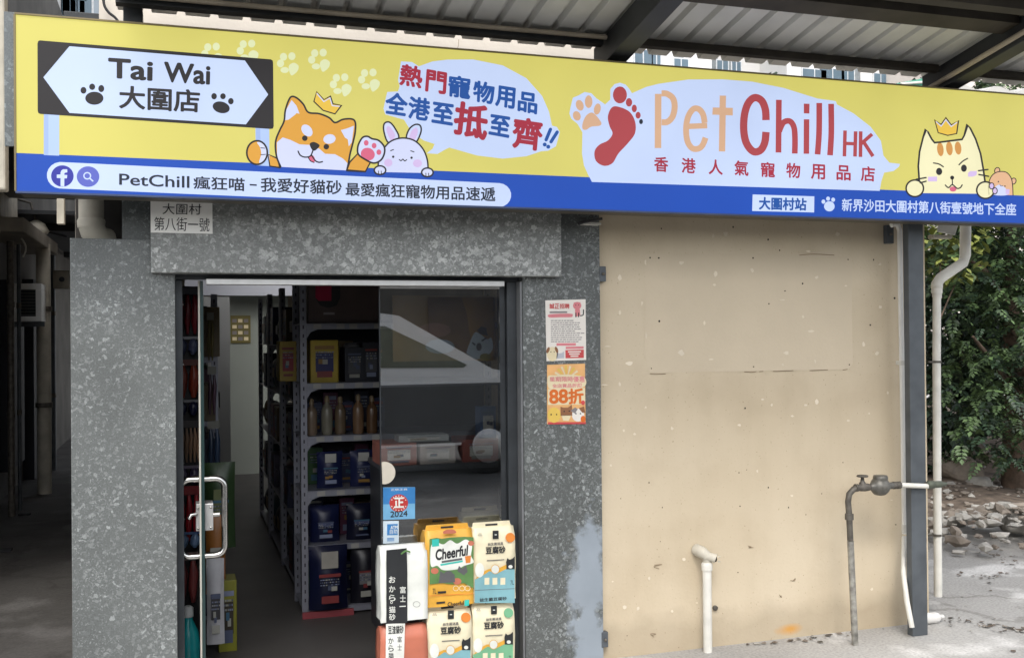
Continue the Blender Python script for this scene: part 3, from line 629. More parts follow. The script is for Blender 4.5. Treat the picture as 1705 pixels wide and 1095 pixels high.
a.line([(1440, 391), (1437, 513)], 17, rd2, 2.4, cap=False); a.line([(1490, 395), (1487, 514)], 17, rd2, 2.4, cap=False); a.poly([(1440, 444), (1490, 446), (1490, 462), (1440, 460)], rd2, 2.7)
a.line([(1514, 395), (1513, 516)], 17, rd2, 2.4, cap=False); a.line([(1568, 408), (1516, 454)], 17, rd2, 2.7, cap=False); a.line([(1527, 444), (1572, 513)], 17, rd2, 3, cap=False)
for ch, x, y in zip('香港人氣寵物用品店', (570, 700, 828, 950, 1075, 1195, 1312, 1433, 1548), (550, 556, 563, 568, 575, 579, 585, 590, 595)):
    a.tbox(ch, x-32, y-35, 64, 68, red, 2.4, .02, .06)
a.build('logo_bubble', sign)
a = A(*V3)
a.poly([(1003, 693), (1295, 702), (1294, 778), (1001, 771)], wht, 1.5)
a.text('大圍村站', (1034, 706), (1257, 712), (1255, 768), (1034, 763), dbl, 2.4, .03)
a.ell(1366, 749, 25, 24, wht, 1.5)
for x, y in ((1338, 727), (1360, 713), (1384, 718)): a.ell(x, y, 9, 10, wht, 1.5)
a.view(*V4)
a.text('新界沙田大圍村第八街壹號地下全座', (537, 899), (1498, 927), (1498, 991), (537, 967), wht, 1.5, .016)
a.build('address_lettering', sign)
# cat and hamster
a = A(*V4)
cat = [(967, 868), (962, 780), (958, 720), (965, 640), (985, 560), (1000, 517), (1012, 532), (1032, 570), (1048, 590), (1080, 587), (1150, 578), (1200, 572), (1212, 550), (1230, 490), (1245, 510), (1275, 570), (1302, 650), (1318, 740), (1326, 800), (1328, 872)]
ch_ = cat
a.poly(ch_, cre, 1.4); a.line(ch_, 10, blk, 2, sm=False)
for x, y, rx, ry in ((1080, 627, 18, 38), (1130, 622, 18, 38), (1178, 620, 18, 36)): a.ell(x, y, rx, ry, brn, 1.9, -6)
a.line([(1042, 702), (1072, 708), (1096, 723)], 7, blk, 2.4); a.line([(1183, 712), (1204, 692), (1230, 677)], 7, blk, 2.4)
a.ell(1073, 749, 17, 20, blk, 2.4); a.ell(1210, 731, 16, 20, blk, 2.4); a.ell(1145, 783, 11, 11, blk, 2.4)
a.ell(1150, 846, 19, 14, pnk, 2.2)
a.line([(1145, 785), (1147, 822)], 6, blk, 2.4); a.line([(1107, 824), (1125, 838), (1146, 822), (1172, 842), (1190, 838), (1200, 823)], 7, blk, 2.7)
a.poly([(1012, 778), (1062, 777), (1062, 803), (1012, 804)], lil, 1.9); a.poly([(1232, 758), (1245, 747), (1282, 746), (1280, 768), (1262, 777), (1234, 778)], lil, 1.9)
for x, y in ((938, 842), (1328, 852)): a.ell(x, y, 48, 46, cre, 3.2); a.eline(x, y, 48, 46, 9, blk, 3.8)
a.line([(946, 792), (1000, 783)], 8, blk, 4.2); a.line([(968, 812), (1000, 803)], 8, blk, 4.2); a.line([(1290, 745), (1342, 738)], 8, blk, 4.2); a.line([(1292, 766), (1346, 776)], 8, blk, 4.2)
a.build('cat_picture', sign)
a = A(*V4)
a.shape([(1048, 463), (1084, 490), (1110, 452), (1140, 492), (1180, 468), (1170, 540), (1120, 550), (1068, 535)], gold, blk, 6, 1.4, False); a.line([(1056, 474), (1084, 499), (1110, 464), (1140, 501), (1172, 478)], 5, rab, 2.5, sm=False, cap=False)
a.build('crown_picture', sign)
a = A(*V4)
for x, y in ((1394, 744), (1484, 802)): a.ell(x, y, 14, 17, ham, 1.4, 20); a.eline(x, y, 14, 17, 5, blk, 2, 20)
hb = [(1348, 877), (1346, 820), (1362, 775), (1395, 752), (1440, 752), (1468, 780), (1478, 820), (1481, 880)]
a.poly(smooth(hb, False, 5), ham, 2.6); a.line(hb, 5, blk, 3.2); a.poly([(1375, 877), (1380, 840), (1405, 822), (1440, 842), (1450, 878)], rab, 3, True)
a.ell(1400, 805, 4, 4, blk, 3.4); a.ell(1436, 830, 4, 4, blk, 3.4); a.line([(1408, 822), (1414, 829), (1424, 828)], 3, blk, 3.4)
for x, y in ((1362, 829), (1380, 856)): a.ell(x, y, 13, 17, lil, 4.6); a.eline(x, y, 13, 17, 5, blk, 5.1)
a.poly([(1440, 845), (1462, 848), (1460, 876), (1440, 874)], lil, 3.4)
a.build('hamster_picture', sign)

# ------------------------------------------------------------------ number plate, posters, stickers
pw = mat('white enamel', (.84, .83, .79), .4, 0, .05, 6); pk = mat('black print', (.02, .02, .022), .6)
np_ = tag(empty('number_plate', PY(302, 389, -.07)), 'white street number plate with black characters at the top left of the lintel', 'plate')
q = [PY(250, 325, -.068), PY(354, 327, -.068), PY(354, 389, -.068), PY(251, 387, -.068)]
MB().box(q[3][0], q[2][0], -.068, -.0605, q[3][2], q[0][2], pw).build('plate', np_, .001)
a = Art(-.068, 40, 200, .49267); a.text('大圍村', (468, 281), (600, 284), (598, 320), (468, 318), pk, 2); a.text('第八街一號', (440, 327), (628, 331), (626, 377), (440, 372), pk, 2); a.build('lettering', np_)
prr = mat('poster red print', (.55, .07, .07), .5); pro = mat('poster orange print', (.62, .14, .02), .5); pry = mat('poster yellow print', (.72, .50, .10), .5); prp = mat('poster pink print', (.66, .22, .24), .5); prg = mat('poster grey print', (.22, .2, .2), .6); prb = mat('poster brown print', (.25, .11, .05), .5); prc = mat('poster cream print', (.72, .62, .40), .5)
ps = tag(empty('poster', PY(942, 600, -.003)), 'white paper notice with red heading and a cartoon cat taped on the granite pillar', 'poster')
m = MB(); qq = [PY(*p, -.003) for p in ((908, 500), (975, 498), (976, 599), (910, 601))]; m.hexa([(x, -.003, z) for x, y, z in qq], [(x, -.0015, z) for x, y, z in qq], paper); m.build('sheet', ps)
a = Art(-.003, 600, 450, .30147)
for i, ch in enumerate('誠正招聘'): a.tbox(ch, 1045+i*28, 184, 25, 27, prr, 2, .02)
a.poly([(1045, 227), (1142, 226), (1142, 235), (1045, 236)], prg, 1.2)
a.poly(smooth([(1040, 244), (1105, 239), (1168, 240), (1172, 250), (1165, 258), (1105, 259), (1045, 260)], True, 4), prp, 1.2)
rnd = random.Random(5)
for i in range(11):
    y = 275+i*11.6; x = 1052
    while x < 1218-rnd.choice((0, 40, 0, 15)):
        w = rnd.uniform(4, 20); a.poly([(x, y), (x+w, y-.4), (x+w, y+4.2), (x, y+4.6)], prg, 1.2); x += w+rnd.uniform(1.5, 4)
a.poly([(1083, 402), (1190, 401), (1190, 415), (1083, 416)], prp, 1.2)
a.poly([(1132, 440), (1234, 437), (1234, 483), (1133, 485)], prr, 1.2); a.poly([(1134, 421), (1233, 419), (1233, 432), (1134, 434)], prp, 1.2)
for y in (446, 458, 470): a.poly([(1146+(y-446)*.6, y), (1218-(y-446)*.6, y-1), (1218-(y-446)*.6, y+6), (1146+(y-446)*.6, y+7)], paper, 2)
a.build('printing', ps)
a = Art(-.003, 600, 450, .30147)
a.ell(1197, 195, 23, 21, prp, 1.5); a.poly([(1176, 180), (1180, 176), (1192, 180)], prp, 2); a.poly([(1204, 180), (1214, 175), (1217, 186)], prp, 2); a.poly([(1185, 215), (1212, 213), (1215, 250), (1186, 256)], prp, 1.5); a.line([(1215, 250), (1230, 245), (1232, 218)], 6, pk, 2)
for x in (1190, 1205): a.line([(x, 236), (x, 256)], 6, pk, 2.2)
a.ell(1189, 192, 2.5, 3, pk, 2.2); a.ell(1205, 191, 2.5, 3, pk, 2.2); a.build('animal_drawing', ps); a = Art(-.003, 600, 450, .30147); a.ell(1060, 462, 30, 40, prc, 1.5); a.ell(1036, 440, 8, 18, prb, 2, 20); a.ell(1083, 438, 8, 18, prb, 2, -20); a.ell(1052, 450, 2.5, 3, pk, 2.2); a.ell(1070, 449, 2.5, 3, pk, 2.2)
a.poly([(1083, 486), (1085, 450), (1095, 458), (1112, 456), (1124, 447), (1126, 484)], mat('poster pale grey print', (.45, .46, .5), .5), 1.5)
a.build('animal_drawing', ps)
pm = mat('orange poster sheet', (.72, .40, .16), .5, 0, .15, 8)
ps = tag(empty('poster', PY(942, 705, -.003)), 'orange sale poster reading 88折 with cartoon pets below the white notice', 'poster')
m = MB(); qq = [PY(*p, -.003) for p in ((911, 607), (974, 605), (975, 704), (911, 706))]; m.hexa([(x, -.003, z) for x, y, z in qq], [(x, -.0015, z) for x, y, z in qq], pm); m.build('sheet', ps)
a = Art(-.003, 600, 450, .30147)
for i in range(9):
    q0 = math.pi*(1.03+i*.105); a.poly([(1140, 600), (1140+75*math.cos(q0), 600+75*math.sin(q0)), (1140+75*math.cos(q0+.17), 600+75*math.sin(q0+.17))], prc if i % 2 else pry, 1.2)
a.poly([(1036, 585), (1080, 578), (1150, 574), (1236, 590), (1238, 640), (1150, 655), (1060, 655), (1036, 640)], prc, 1.7, True)
a.text('星期限時優惠', (1043, 588), (1238, 584), (1238, 617), (1047, 612), prp, 2.6, .016); a.text('全店貨品折扣', (1058, 627), (1222, 622), (1218, 645), (1062, 648), prp, 2.6, .02)
a.text('88', (1044, 660), (1142, 656), (1144, 730), (1046, 734), pro, 3.2, .028); a.text('折', (1150, 655), (1228, 652), (1232, 732), (1150, 736), pro, 3.2, .03)
a.ell(1229, 730, 11, 13, prr, 3.6)
a.poly([(1036, 655), (1240, 648), (1242, 740), (1036, 742)], prc, 1.2)
a.poly([(1036, 837), (1245, 836), (1245, 847), (1036, 849)], prr, 1.7)
a.build('printing', ps)
a = Art(-.003, 600, 450, .30147)
a.ell(1070, 798, 36, 42, pry, 1.8); a.poly([(1105, 752), (1120, 757), (1145, 757), (1168, 740), (1170, 800), (1105, 802)], prb, 2.4); a.poly([(1110, 800), (1165, 798), (1150, 830), (1120, 828)], prc, 2.4); a.ell(1202, 798, 34, 36, paper, 1.9); a.poly([(1160, 775), (1185, 755), (1200, 765), (1185, 790)], prg, 2.5); a.poly([(1205, 760), (1235, 750), (1242, 785), (1225, 785)], prb, 2.5)
for x, y in ((1053, 795), (1083, 795), (1125, 778), (1153, 776), (1190, 790), (1215, 790)): a.ell(x, y, 4, 4, pk, 3)
a.ell(1230, 820, 14, 18, pro, 2.6)
a.build('animal_drawing', ps)

# ------------------------------------------------------------------ canopy (post, beams, purlins, corrugated sheet)
SL = math.tan(R(10.2))
YE = -.10
ZE = PZ(1200, 101, YE)
def rz(y): return ZE + SL*(YE-y)
RP0 = (0, YE, ZE+.0); RN = (0, SL, 1)
canopy = tag(empty('canopy', (1.9, YE, 0)), 'grey corrugated metal canopy on dark steel beams over the shopfront', 'canopy')
rx0, rx1, yF = PX(196, YE, 5), 5.0, -1.75
pitch_r = .135; rw, rt, rh = .010, .018, .028
m = MB(); prof = []; x = rx0
while x < rx1:
    prof += [(x, 0), (x+pitch_r-2*rw-rt, 0), (x+pitch_r-rw-rt, rh), (x+pitch_r-rw, rh)]
    x += pitch_r
vs = [(p, YE, ZE+h) for p, h in prof]+[(p, yF, rz(yF)+h) for p, h in prof]; n = len(prof)
m.add(vs, [(i, i+1, n+i+1, n+i) for i in range(n-1)], roofm)
top = [(p, y, z+.004) for p, y, z in vs]
m.add(top, [(n+i, n+i+1, i+1, i) for i in range(n-1)], roofm)
m.add(vs[:n]+top[:n], [(i+1, i, n+i, n+i+1) for i in range(n-1)], roofm)
m.build('roof_sheet', canopy)
def purlin(y, h, w, mm, xa, xb, name='purlin'):
    z1 = rz(y)-.004; c = math.cos(R(10)); mb = MB()
    for d0, d1, e0, e1 in ((0, w, 0, .008), (0, .008, .0085, h-.0085), (0, w, h-.008, h)):
        A1 = [(xa, y+d0, z1-SL*d0-e0), (xa, y+d1, z1-SL*d1-e0), (xa, y+d1, z1-SL*d1-e1), (xa, y+d0, z1-SL*d0-e1)]
        mb.hexa(A1, [(xb, *p[1:]) for p in A1], mm)
    return mb.build(name, canopy)
yp1 = -.30
bx1, bx2 = None, None
def on(px, py, drop=.0): return plane(px, py, RN, (0, YE, ZE-drop))
pA = on(1300, 92); pB = on(1500, 14)
XB1, XB2 = PX(1030, -.3, 100), PX(1588, -.3, 130)
y1 = float(on(1400, 92)[1]); y2 = float(on(1680, 22)[1]); y3 = float(on(600, 20)[1])
for xa_, xb_ in ((XB1+.06, XB2-.06), (XB2+.06, rx1)):
    purlin(y1, .034, .03, purl, xa_, xb_); purlin(y2, .04, .11, purl, xa_, xb_)
purlin(y3, .045, .035, darkst, rx0, XB1-.06)
for y in (-1.0, -1.65): purlin(y, .085, .05, purl, rx0, XB1-.06); purlin(y, .085, .05, purl, XB1+.06, XB2-.06); purlin(y, .085, .05, purl, XB2+.06, rx1)
m = MB(); yy = y3-.015
m.tube([(rx0, yy-.02, rz(yy)-.03), (XB1-.06, yy-.02, rz(yy)-.03)], .011, mat('cream conduit', (.36, .31, .24), .6, 0, .2, 6)); m.build('conduit', canopy)
def beam(xc, w=.1, h=.13, y0=-.06, name='beam'):
    mb = MB(); A1 = lambda y: [(xc-w/2, y, rz(y)-.005), (xc+w/2, y, rz(y)-.005), (xc+w/2, y, rz(y)-h), (xc-w/2, y, rz(y)-h)]
    mb.hexa(A1(y0-.06), A1(yF+.05), darkst); return mb.build(name, canopy, .004)
beam(XB1); beam(XB2); MB().box(PX(206, -.1, 20), PX(238, -.1, 20), -.15, -.05, 2.2, rz(-.15)-.006, darkst).build('post', canopy, .004)
m = MB(); m.tube([(XB2-.068, -.1, rz(-.1)-.10), (XB2-.068, yF, rz(yF)-.10)], .013, MATS['cream conduit']); m.build('conduit', canopy)
xp = PX(1516, -.17, 700); xq = PX(1541, -.17, 700)
m = MB(); m.box(xp, xq, -.17, -.125, 0, rz(-.1)-.136, galv); m.build('post', canopy, .004)
m = MB(); m.box(XB1-.05, XB1+.05, -.15, -.05, PZ(1030, 200, -.15), rz(-.1)-.136, darkst); m.build('post', canopy, .004)

# ------------------------------------------------------------------ pipes, brackets, meter
def pipe(name, label, cat, pts, r, mm, clips=None, clipmat=None, group=None):
    e = tag(empty(name, pts[-1]), label, cat, group)
    MB().tube(pts, r, mm, 14).build('pipe', e)
    for c in clips or []:
        mb = MB(); mb.lathe((c[0], c[1], c[2]-.012), [(r*1.35, 0), (r*1.35, .024)], clipmat or mm, 14); mb.box(c[0]-r*.4, c[0]+r*.4, c[1]+r, c[1]+r+.03, c[2]-.01, c[2]+.01, clipmat or mm); mb.build('pipe_clip', e)
    return e
yc = -.03
c1 = [PY(1484, 375, yc), PY(1489, 373, yc), PY(1495, 375, yc), PY(1498, 384, yc), PY(1500, 520, yc), PY(1503.8, 720, yc), PY(1506, 888, yc)]
cc = pipe('conduit_pipe', 'thin white conduit running down the cream wall left of the grey steel post', 'pipe', c1, .0135, mat('bright white pvc', (.78, .77, .73), .45, 0, .06, 9), [PY(1502, 604, yc)], pvc)
b0 = PY(1506, 880, yc); MB().lathe((b0[0], b0[1], b0[2]-.018), [(.016, 0), (.016, .042)], pvc, 14).build('coupling', cc)
MB().tube([PY(1505.5, 893, yc), PY(1504.5, 955, yc-.08), PY(1510, 1000, yc-.14), PY(1518.5, 1044, yc-.175)], .0135, pvc, 12).build('lower_pipe', cc)
# rain downpipe beyond the corner
yd = .12; base = at(1564, 990, 1, .35)
d1 = [PY(1608, 350, yd), PY(1607, 425, yd), PY(1604, 437, yd), PY(1566, 463, yd), PY(1560, 472, yd), PY(1560, 488, yd)]
d2 = [PY(1560, 480, yd), PY(1559.5, 600, yd), PY(1560.5, 800, yd), PY(1562, 992, yd)]
dp = tag(empty('downpipe', (d2[-1][0], yd, 0)), 'white rain downpipe with an elbow at the right corner of the cream wall', 'pipe')
MB().tube(d1, .030, pvc, 16).build('elbow', dp)
MB().tube(d2, .0222, pvc, 16).build('pipe', dp)
for y_ in (602, 890):
    c = PY(1559.8, y_, yd); mb = MB(); mb.lathe((c[0], c[1], c[2]-.006), [(.0255, 0), (.0255, .012)], iron, 14); mb.box(c[0]-.06, c[0]-.02, yd-.004, yd+.004, c[2]-.005, c[2]+.005, iron); mb.build('pipe_clip', dp)
c = PY(1560, 486, yd); MB().lathe((c[0], c[1], c[2]-.03), [(.026, 0), (.026, .05), (.032, .052), (.032, .07)], pvc, 16).build('collar', dp)
# stub pipe with broken elbow
ys = -.035
sp = tag(empty('drain_stub', (PX(1177, ys, 1000), ys, 0)), 'short off white pipe with a broken elbow sticking out of the cream wall', 'pipe')
ps0 = PY(1177, 940, ys)
MB().tube([(ps0[0], ys, 0), ps0], .0225, pvc, 16).build('pipe', sp)
mb = MB(); mb.lathe((ps0[0], ys, ps0[2]-.006), [(.027, -.02), (.028, .0), (.028, .012), (.024, .02)], pvc, 16)
mb.tube([(ps0[0], ys, ps0[2]+.01), (ps0[0]+.003, ys, ps0[2]+.03), (ps0[0]-.004, ys-.002, ps0[2]+.048), (ps0[0]-.018, ys+.02, ps0[2]+.062), (ps0[0]-.024, .029, ps0[2]+.066)], [.022, .023, .027, .031, .031], pvcd, 14)
mb.tube([(ps0[0]-.005, ys, ps0[2]+.045), (ps0[0]+.02, ys-.02, ps0[2]+.04), (ps0[0]+.034, ys-.028, ps0[2]+.035)], [.024, .022, .024], pvcd, 9, cap=False)
for q in (.2, 1.1, 2.2, 3.4, 4.6): mb.add([(ps0[0]+.036, ys-.03+.02*math.cos(q), ps0[2]+.036+.02*math.sin(q)), (ps0[0]+.037, ys-.03+.024*math.cos(q+.5), ps0[2]+.036+.024*math.sin(q+.5)), (ps0[0]+.052, ys-.034+.023*math.cos(q+.3), ps0[2]+.036+.023*math.sin(q+.3))], [(0, 1, 2)], pvcd)
mb.lathe((ps0[0]+.030, ys-.028, ps0[2]+.036), [(.016, 0), (.016, .004)], holem, 10, 0)
mb.build('elbow', sp)
cp = PY(1190, 1011, .028); mb = MB(); mb.lathe((cp[0], .029, cp[2]), [(.013, 0), (.013, -.012), (.006, -.014)], iron, 12, 1); tag(mb.build('wall_plug', None), 'small dark bolt in the cream wall beside the off white pipe', 'bolt')
# water pipe with valve and meter
yw = -.19
wm = tag(empty('water_pipe', (PX(1423, yw, 1040), yw, 0)), 'grey standing water pipe with black valve wheel and water meter', 'water pipe')
bot = (PX(1423.5, yw, 1040), yw, 0); mid = PY(1414, 858, yw)
MB().tube([bot, PY(1416, 900, yw)], .0165, ironp, 14).build('riser', wm)
el = [PY(1415.8, 899, yw), mid, PY(1412, 835, yw), PY(1414, 822, yw), PY(1421, 814, yw), PY(1431, 811, yw)]
MB().tube(el, .0155, iron, 14).build('elbow', wm)
mb = MB(); mb.lathe((mid[0], yw, mid[2]-.02), [(.022, 0), (.022, .03)], iron, 12); mb.build('union', wm)
vz = PZ(1436, 811, yw)
mb = MB(); xx = PX(1424, yw, 811); mb.lathe((xx, yw, vz), [(.02, 0), (.02, .015), (.014, .02), (.019, .03), (.021, .055), (.019, .08), (.013, .09), (.013, .11)], iron, 14, 0)
xv = PX(1436, yw, 800); mb.lathe((xv, yw, vz), [(.017, 0), (.017, .025), (.011, .03), (.008, .05), (.006, .052), (.006, .058)], iron, 12)
mb.build('valve_body', wm)
mb = MB(); mb.lathe((xv, yw, vz+.052), [(.012, 0), (.027, .002), (.03, .006), (.027, .011), (.01, .013)], iron, 18); mb.build('hand_wheel', wm)
xm = PX(1467, yw, 811); meterm = mat('grey water meter brass', (.13, .125, .11), .45, .4, .3, 40)
mb = MB(); mb.lathe((xm-.06, yw, vz), [(.016, -.01), (.018, .0), (.03, .012), (.044, .026), (.048, .05), (.048, .068), (.04, .085), (.026, .1), (.018, .112), (.018, .13)], meterm, 18, 0)
mb.lathe((xm-.003, yw+.0, vz), [(.034, .02), (.038, .046), (.034, .056), (.01, .058)], meterm, 18); mb.build('water_meter', wm)
mb = MB(); xu = PX(1492, yw, 810); mb.lathe((xu-.02, yw, vz), [(.013, -.01), (.02, 0), (.02, .018), (.014, .02), (.02, .024), (.02, .045), (.012, .047)], iron, 8, 0); mb.build('union', wm)
MB().tube([(xu+.02, yw, vz), PY(1545, 809, yw)], .013, pvc, 14).build('branch_pipe', wm)
e0 = PY(1544, 807, yw); mb = MB(); mb.lathe(e0, [(.015, 0), (.021, .004), (.021, .04), (.015, .045), (.018, .05), (.018, .09), (.012, .094), (.009, .12)], mat('dark green valve', (.09, .10, .075), .6, .2, .3, 20), 10, 0)
mb.tube([e0, (e0[0]+.01, yw+.03, e0[2]+.004)], .012, iron); mb.build('stopcock', wm)
# big drain pipe in the recess at top left
yb_ = .14; q = PY(152, 360, yb_)
bp_ = tag(empty('drain_pipe', (q[0], yb_, zr)), 'thick grey drain pipe with elbow in the dark recess under the left sign end', 'pipe')
MB().tube([(q[0], yb_, 2.6), PY(152, 365, yb_)], .052, pvcd, 18).build('pipe', bp_)
e1 = PY(152, 372, yb_); mb = MB(); mb.lathe((e1[0], e1[1], e1[2]-.02), [(.056, 0), (.058, .03), (.053, .04)], pvcd, 18); mb.tube([(e1[0], yb_, e1[2]), (e1[0]+.008, yb_, e1[2]-.035), (e1[0]+.03, yb_+.01, e1[2]-.06), (e1[0]+.06, yb_+.05, e1[2]-.065)], [.056, .055, .05, .05], pvcd, 16); mb.build('elbow', bp_)
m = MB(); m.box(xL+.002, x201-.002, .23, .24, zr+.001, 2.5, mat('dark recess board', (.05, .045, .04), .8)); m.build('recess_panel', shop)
# junction boxes, brackets, lamp
for px, py, w, h, lb in ((1482, 390, .045, .10, 'dark grey junction box under the sign at the top right of the cream wall'), (1003.5, 456, .034, .075, 'small grey bracket at the upper left edge of the cream wall beside the granite'), (1007, 1064, .034, .075, 'small grey bracket at the lower left edge of the cream wall near the ground')):
    q = PY(px, py, .0); t = tag(empty('wall_bracket', q), lb, 'bracket')
    MB().box(q[0]-w/2, q[0]+w/2, -.004, .0285, q[2]-h/2, q[2]+h/2, galv).build('bracket_plate', t, .003)
    MB().lathe((q[0], -.0045, q[2]), [(.008, 0), (.008, -.008), (.003, -.01)], iron, 8, 1).build('bolt', t)
q = PY(1575, 375, .05); t = tag(empty('flood_lamp', q), 'small white lamp housing under the right end of the sign', 'lamp')
mb = MB(); mb.hexa([PY(1562, 374, 0), PY(1598, 366, 0), PY(1590, 392, 0), PY(1560, 386, 0)], [PY(1562, 374, .08), PY(1598, 366, .08), PY(1590, 392, .08), PY(1560, 386, .08)], pvc); mb.build('housing', t, .004)
mb = MB(); qa, qb = PY(1557, 390, 0), PY(1588, 397, 0); mb.box(qa[0], qb[0], .01, .06, qb[2], qa[2], pvcd); mb.build('lamp_visor', t, .003)
q = PY(980, 366, -.09); t = tag(empty('rod_holder', q), 'short black rod on a pale plate sticking out under the sign by the granite pillar', 'bracket')
MB().tube([PY(962, 372, -.1), PY(1003, 364, -.16)], .007, cable, 8).build('rod', t); qa = PY(970, 372, -.03); MB().box(qa[0], qa[0]+.09, -.05, -.0, qa[2]-.006, qa[2]+.004, pvc).build('plate', t)
# scrap on the ground
gq = at(1552, 1037, 2, 0); t = tag(empty('plastic_bottle', tuple(gq)), 'dirty white plastic bottle lying on the concrete at the foot of the grey post', 'bottle')
mb = MB(); L0 = 1.0
mb.lathe((gq[0]-.06, gq[1], .03), [(.012, -.012), (.026, .0), (.03, .02), (.03, .085), (.024, .1), (.012, .112)], dirtyw, 14, 0); mb.build('body', t); MB().lathe((gq[0]+.053, gq[1], .03), [(.013, 0), (.013, .02), (.01, .023)], dirtyw, 12, 0).build('cap', t)

# ------------------------------------------------------------------ things behind the glass and in the shop
PLIST = []
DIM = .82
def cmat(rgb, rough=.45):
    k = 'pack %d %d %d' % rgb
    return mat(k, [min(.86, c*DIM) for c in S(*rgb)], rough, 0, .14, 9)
def bag(name, label, px0, px1, py0, py1, Y, depth, col, cat='litter bag', handle=True, lean=0, art=None, top=None):
    """upright brick shaped bag, front face at Y; top gusset folded to a seam with a handle slot"""
    a0, a1 = PY(px0, py1, Y), PY(px1, py0, Y)
    xa, xb, za, zt_ = a0[0], a1[0], a0[2], a1[2]
    if py1 > 1100: za = .0125
    t = tag(empty(name, ((xa+xb)/2, Y+depth/2, za)), label, cat)
    mb = MB(); nz = 9; nx = 8; rnd = random.Random(int(px0*7+py0)); H = zt_-za; ringpts = []
    for j in range(nz+1):
        v = j/nz; z = za+H*v
        dd = depth*(1 if v < .88 else 1-.75*(v-.88)/.12); ww = 1-.015*math.sin(v*9)
        y0 = Y+(depth-dd)*.35+.004; y1 = y0+dd
        ring = []
        for i in range(nx+1): ring.append((xa+(xb-xa)*(.5+(i/nx-.5)*ww), y0+rnd.uniform(-.0028, .0028)-.003*math.sin(math.pi*i/nx), z))
        for i in range(1, 4): ring.append((xb-(1-ww)*(xb-xa)/2-.006*math.sin(math.pi*i/4), y0+(y1-y0)*i/4, z))
        for i in range(nx+1): ring.append((xb-(xb-xa)*(.5+(i/nx-.5)*ww)+(1-ww)*0, y1, z))
        for i in range(1, 4): ring.append((xa+(1-ww)*(xb-xa)/2+.006*math.sin(math.pi*i/4), y1-(y1-y0)*i/4, z))
        ringpts += ring; k = len(ring)
    fs = [(j*k+i, j*k+(i+1) % k, (j+1)*k+(i+1) % k, (j+1)*k+i) for j in range(nz) for i in range(k)]
    mb.add(ringpts, fs, col, True); mb.add(ringpts[:k], [tuple(range(k))[::-1]], col); mb.add(ringpts[-k:], [tuple(range(k))], top or col)
    mb.build('bag_body', t)
    if handle:
        yh = Y+depth*.4; xm_ = (xa+xb)/2; w = (xb-xa)
        s = MB(); s.prism([(xm_-w*.46, yh, zt_-.004), (xm_+w*.46, yh, zt_-.004), (xm_+w*.43, yh, zt_+.022), (xm_-w*.43, yh, zt_+.022)], (0, .006, 0), top or col)
        s.box(xm_-.03, xm_+.03, yh-.001, yh+.007, zt_+.004, zt_+.013, pk); s.build('carry_handle', t)
    if art:
        A_ = Art(Y-.0022, 600, 780, .28772, .0008); art(A_); A_.build('printing', t)
    return t
YB = -.06   # the bags stand on the step in front of the fixed pane
lt = lambda rgb: cmat(rgb, .4)
cw, cb_, cy, cbl, cgr, cco, cdg, cor_, cgn, ctq = lt((232, 234, 226)), lt((44, 46, 48)), lt((228, 172, 66)), lt((130, 178, 186)), lt((120, 180, 140)), lt((196, 116, 92)), lt((98, 98, 100)), lt((224, 136, 60)), lt((96, 136, 80)), lt((60, 190, 176))
ccr = lt((236, 226, 194))
def art_okara(a):
    a.poly([(150, 470), (268, 458), (272, 600), (272, 888), (150, 897)], cb_, 1)
    for i, ch in enumerate('おから。猫砂'):
        if ch == '。': a.eline(180, 772, 6, 6, 3, cw, 2); continue
        y = (622, 676, 727, 0, 795, 838)[i]; a.tbox(ch, 166, y, 36, 36, cw, 2, .012)
    for i, ch in enumerate('富士'): a.tbox(ch, 229, (680, 730)[i], 33, 38, cw, 2, .01)
    a.poly([(226, 792), (262, 790), (262, 796), (226, 798)], cw, 2)
    a.line([(238, 490), (262, 474), (285, 480)], 10, cgn, 2.4)
    a.eline(325, 782, 20, 16, 2, cdg, 2)
bag('litter_bag', 'white and black paper bag of okara litter with vertical white writing', 634, 712, 906, 1037, YB-.01, .115, cw, art=art_okara, handle=False)
def art_coral(a):
    a.poly([(148, 895), (258, 893), (250, 1180), (146, 1180)], cw, 1)
    a.text('豆渣貓砂', (160, 908), (250, 905), (248, 950), (162, 955), cb_, 2, .02)
    for i, ch in enumerate('から猫砂'): a.tbox(ch, 162, 975+i*44, 30, 36, cb_, 2, .01)
    for i, ch in enumerate('富士'): a.tbox(ch, 214, 968+i*46, 26, 34, cb_, 2, 0)
bag('litter_bag', 'coral red paper bag of litter under the white and black one', 634, 712, 1040, 1148, YB-.01, .115, cco, art=art_coral, handle=False)
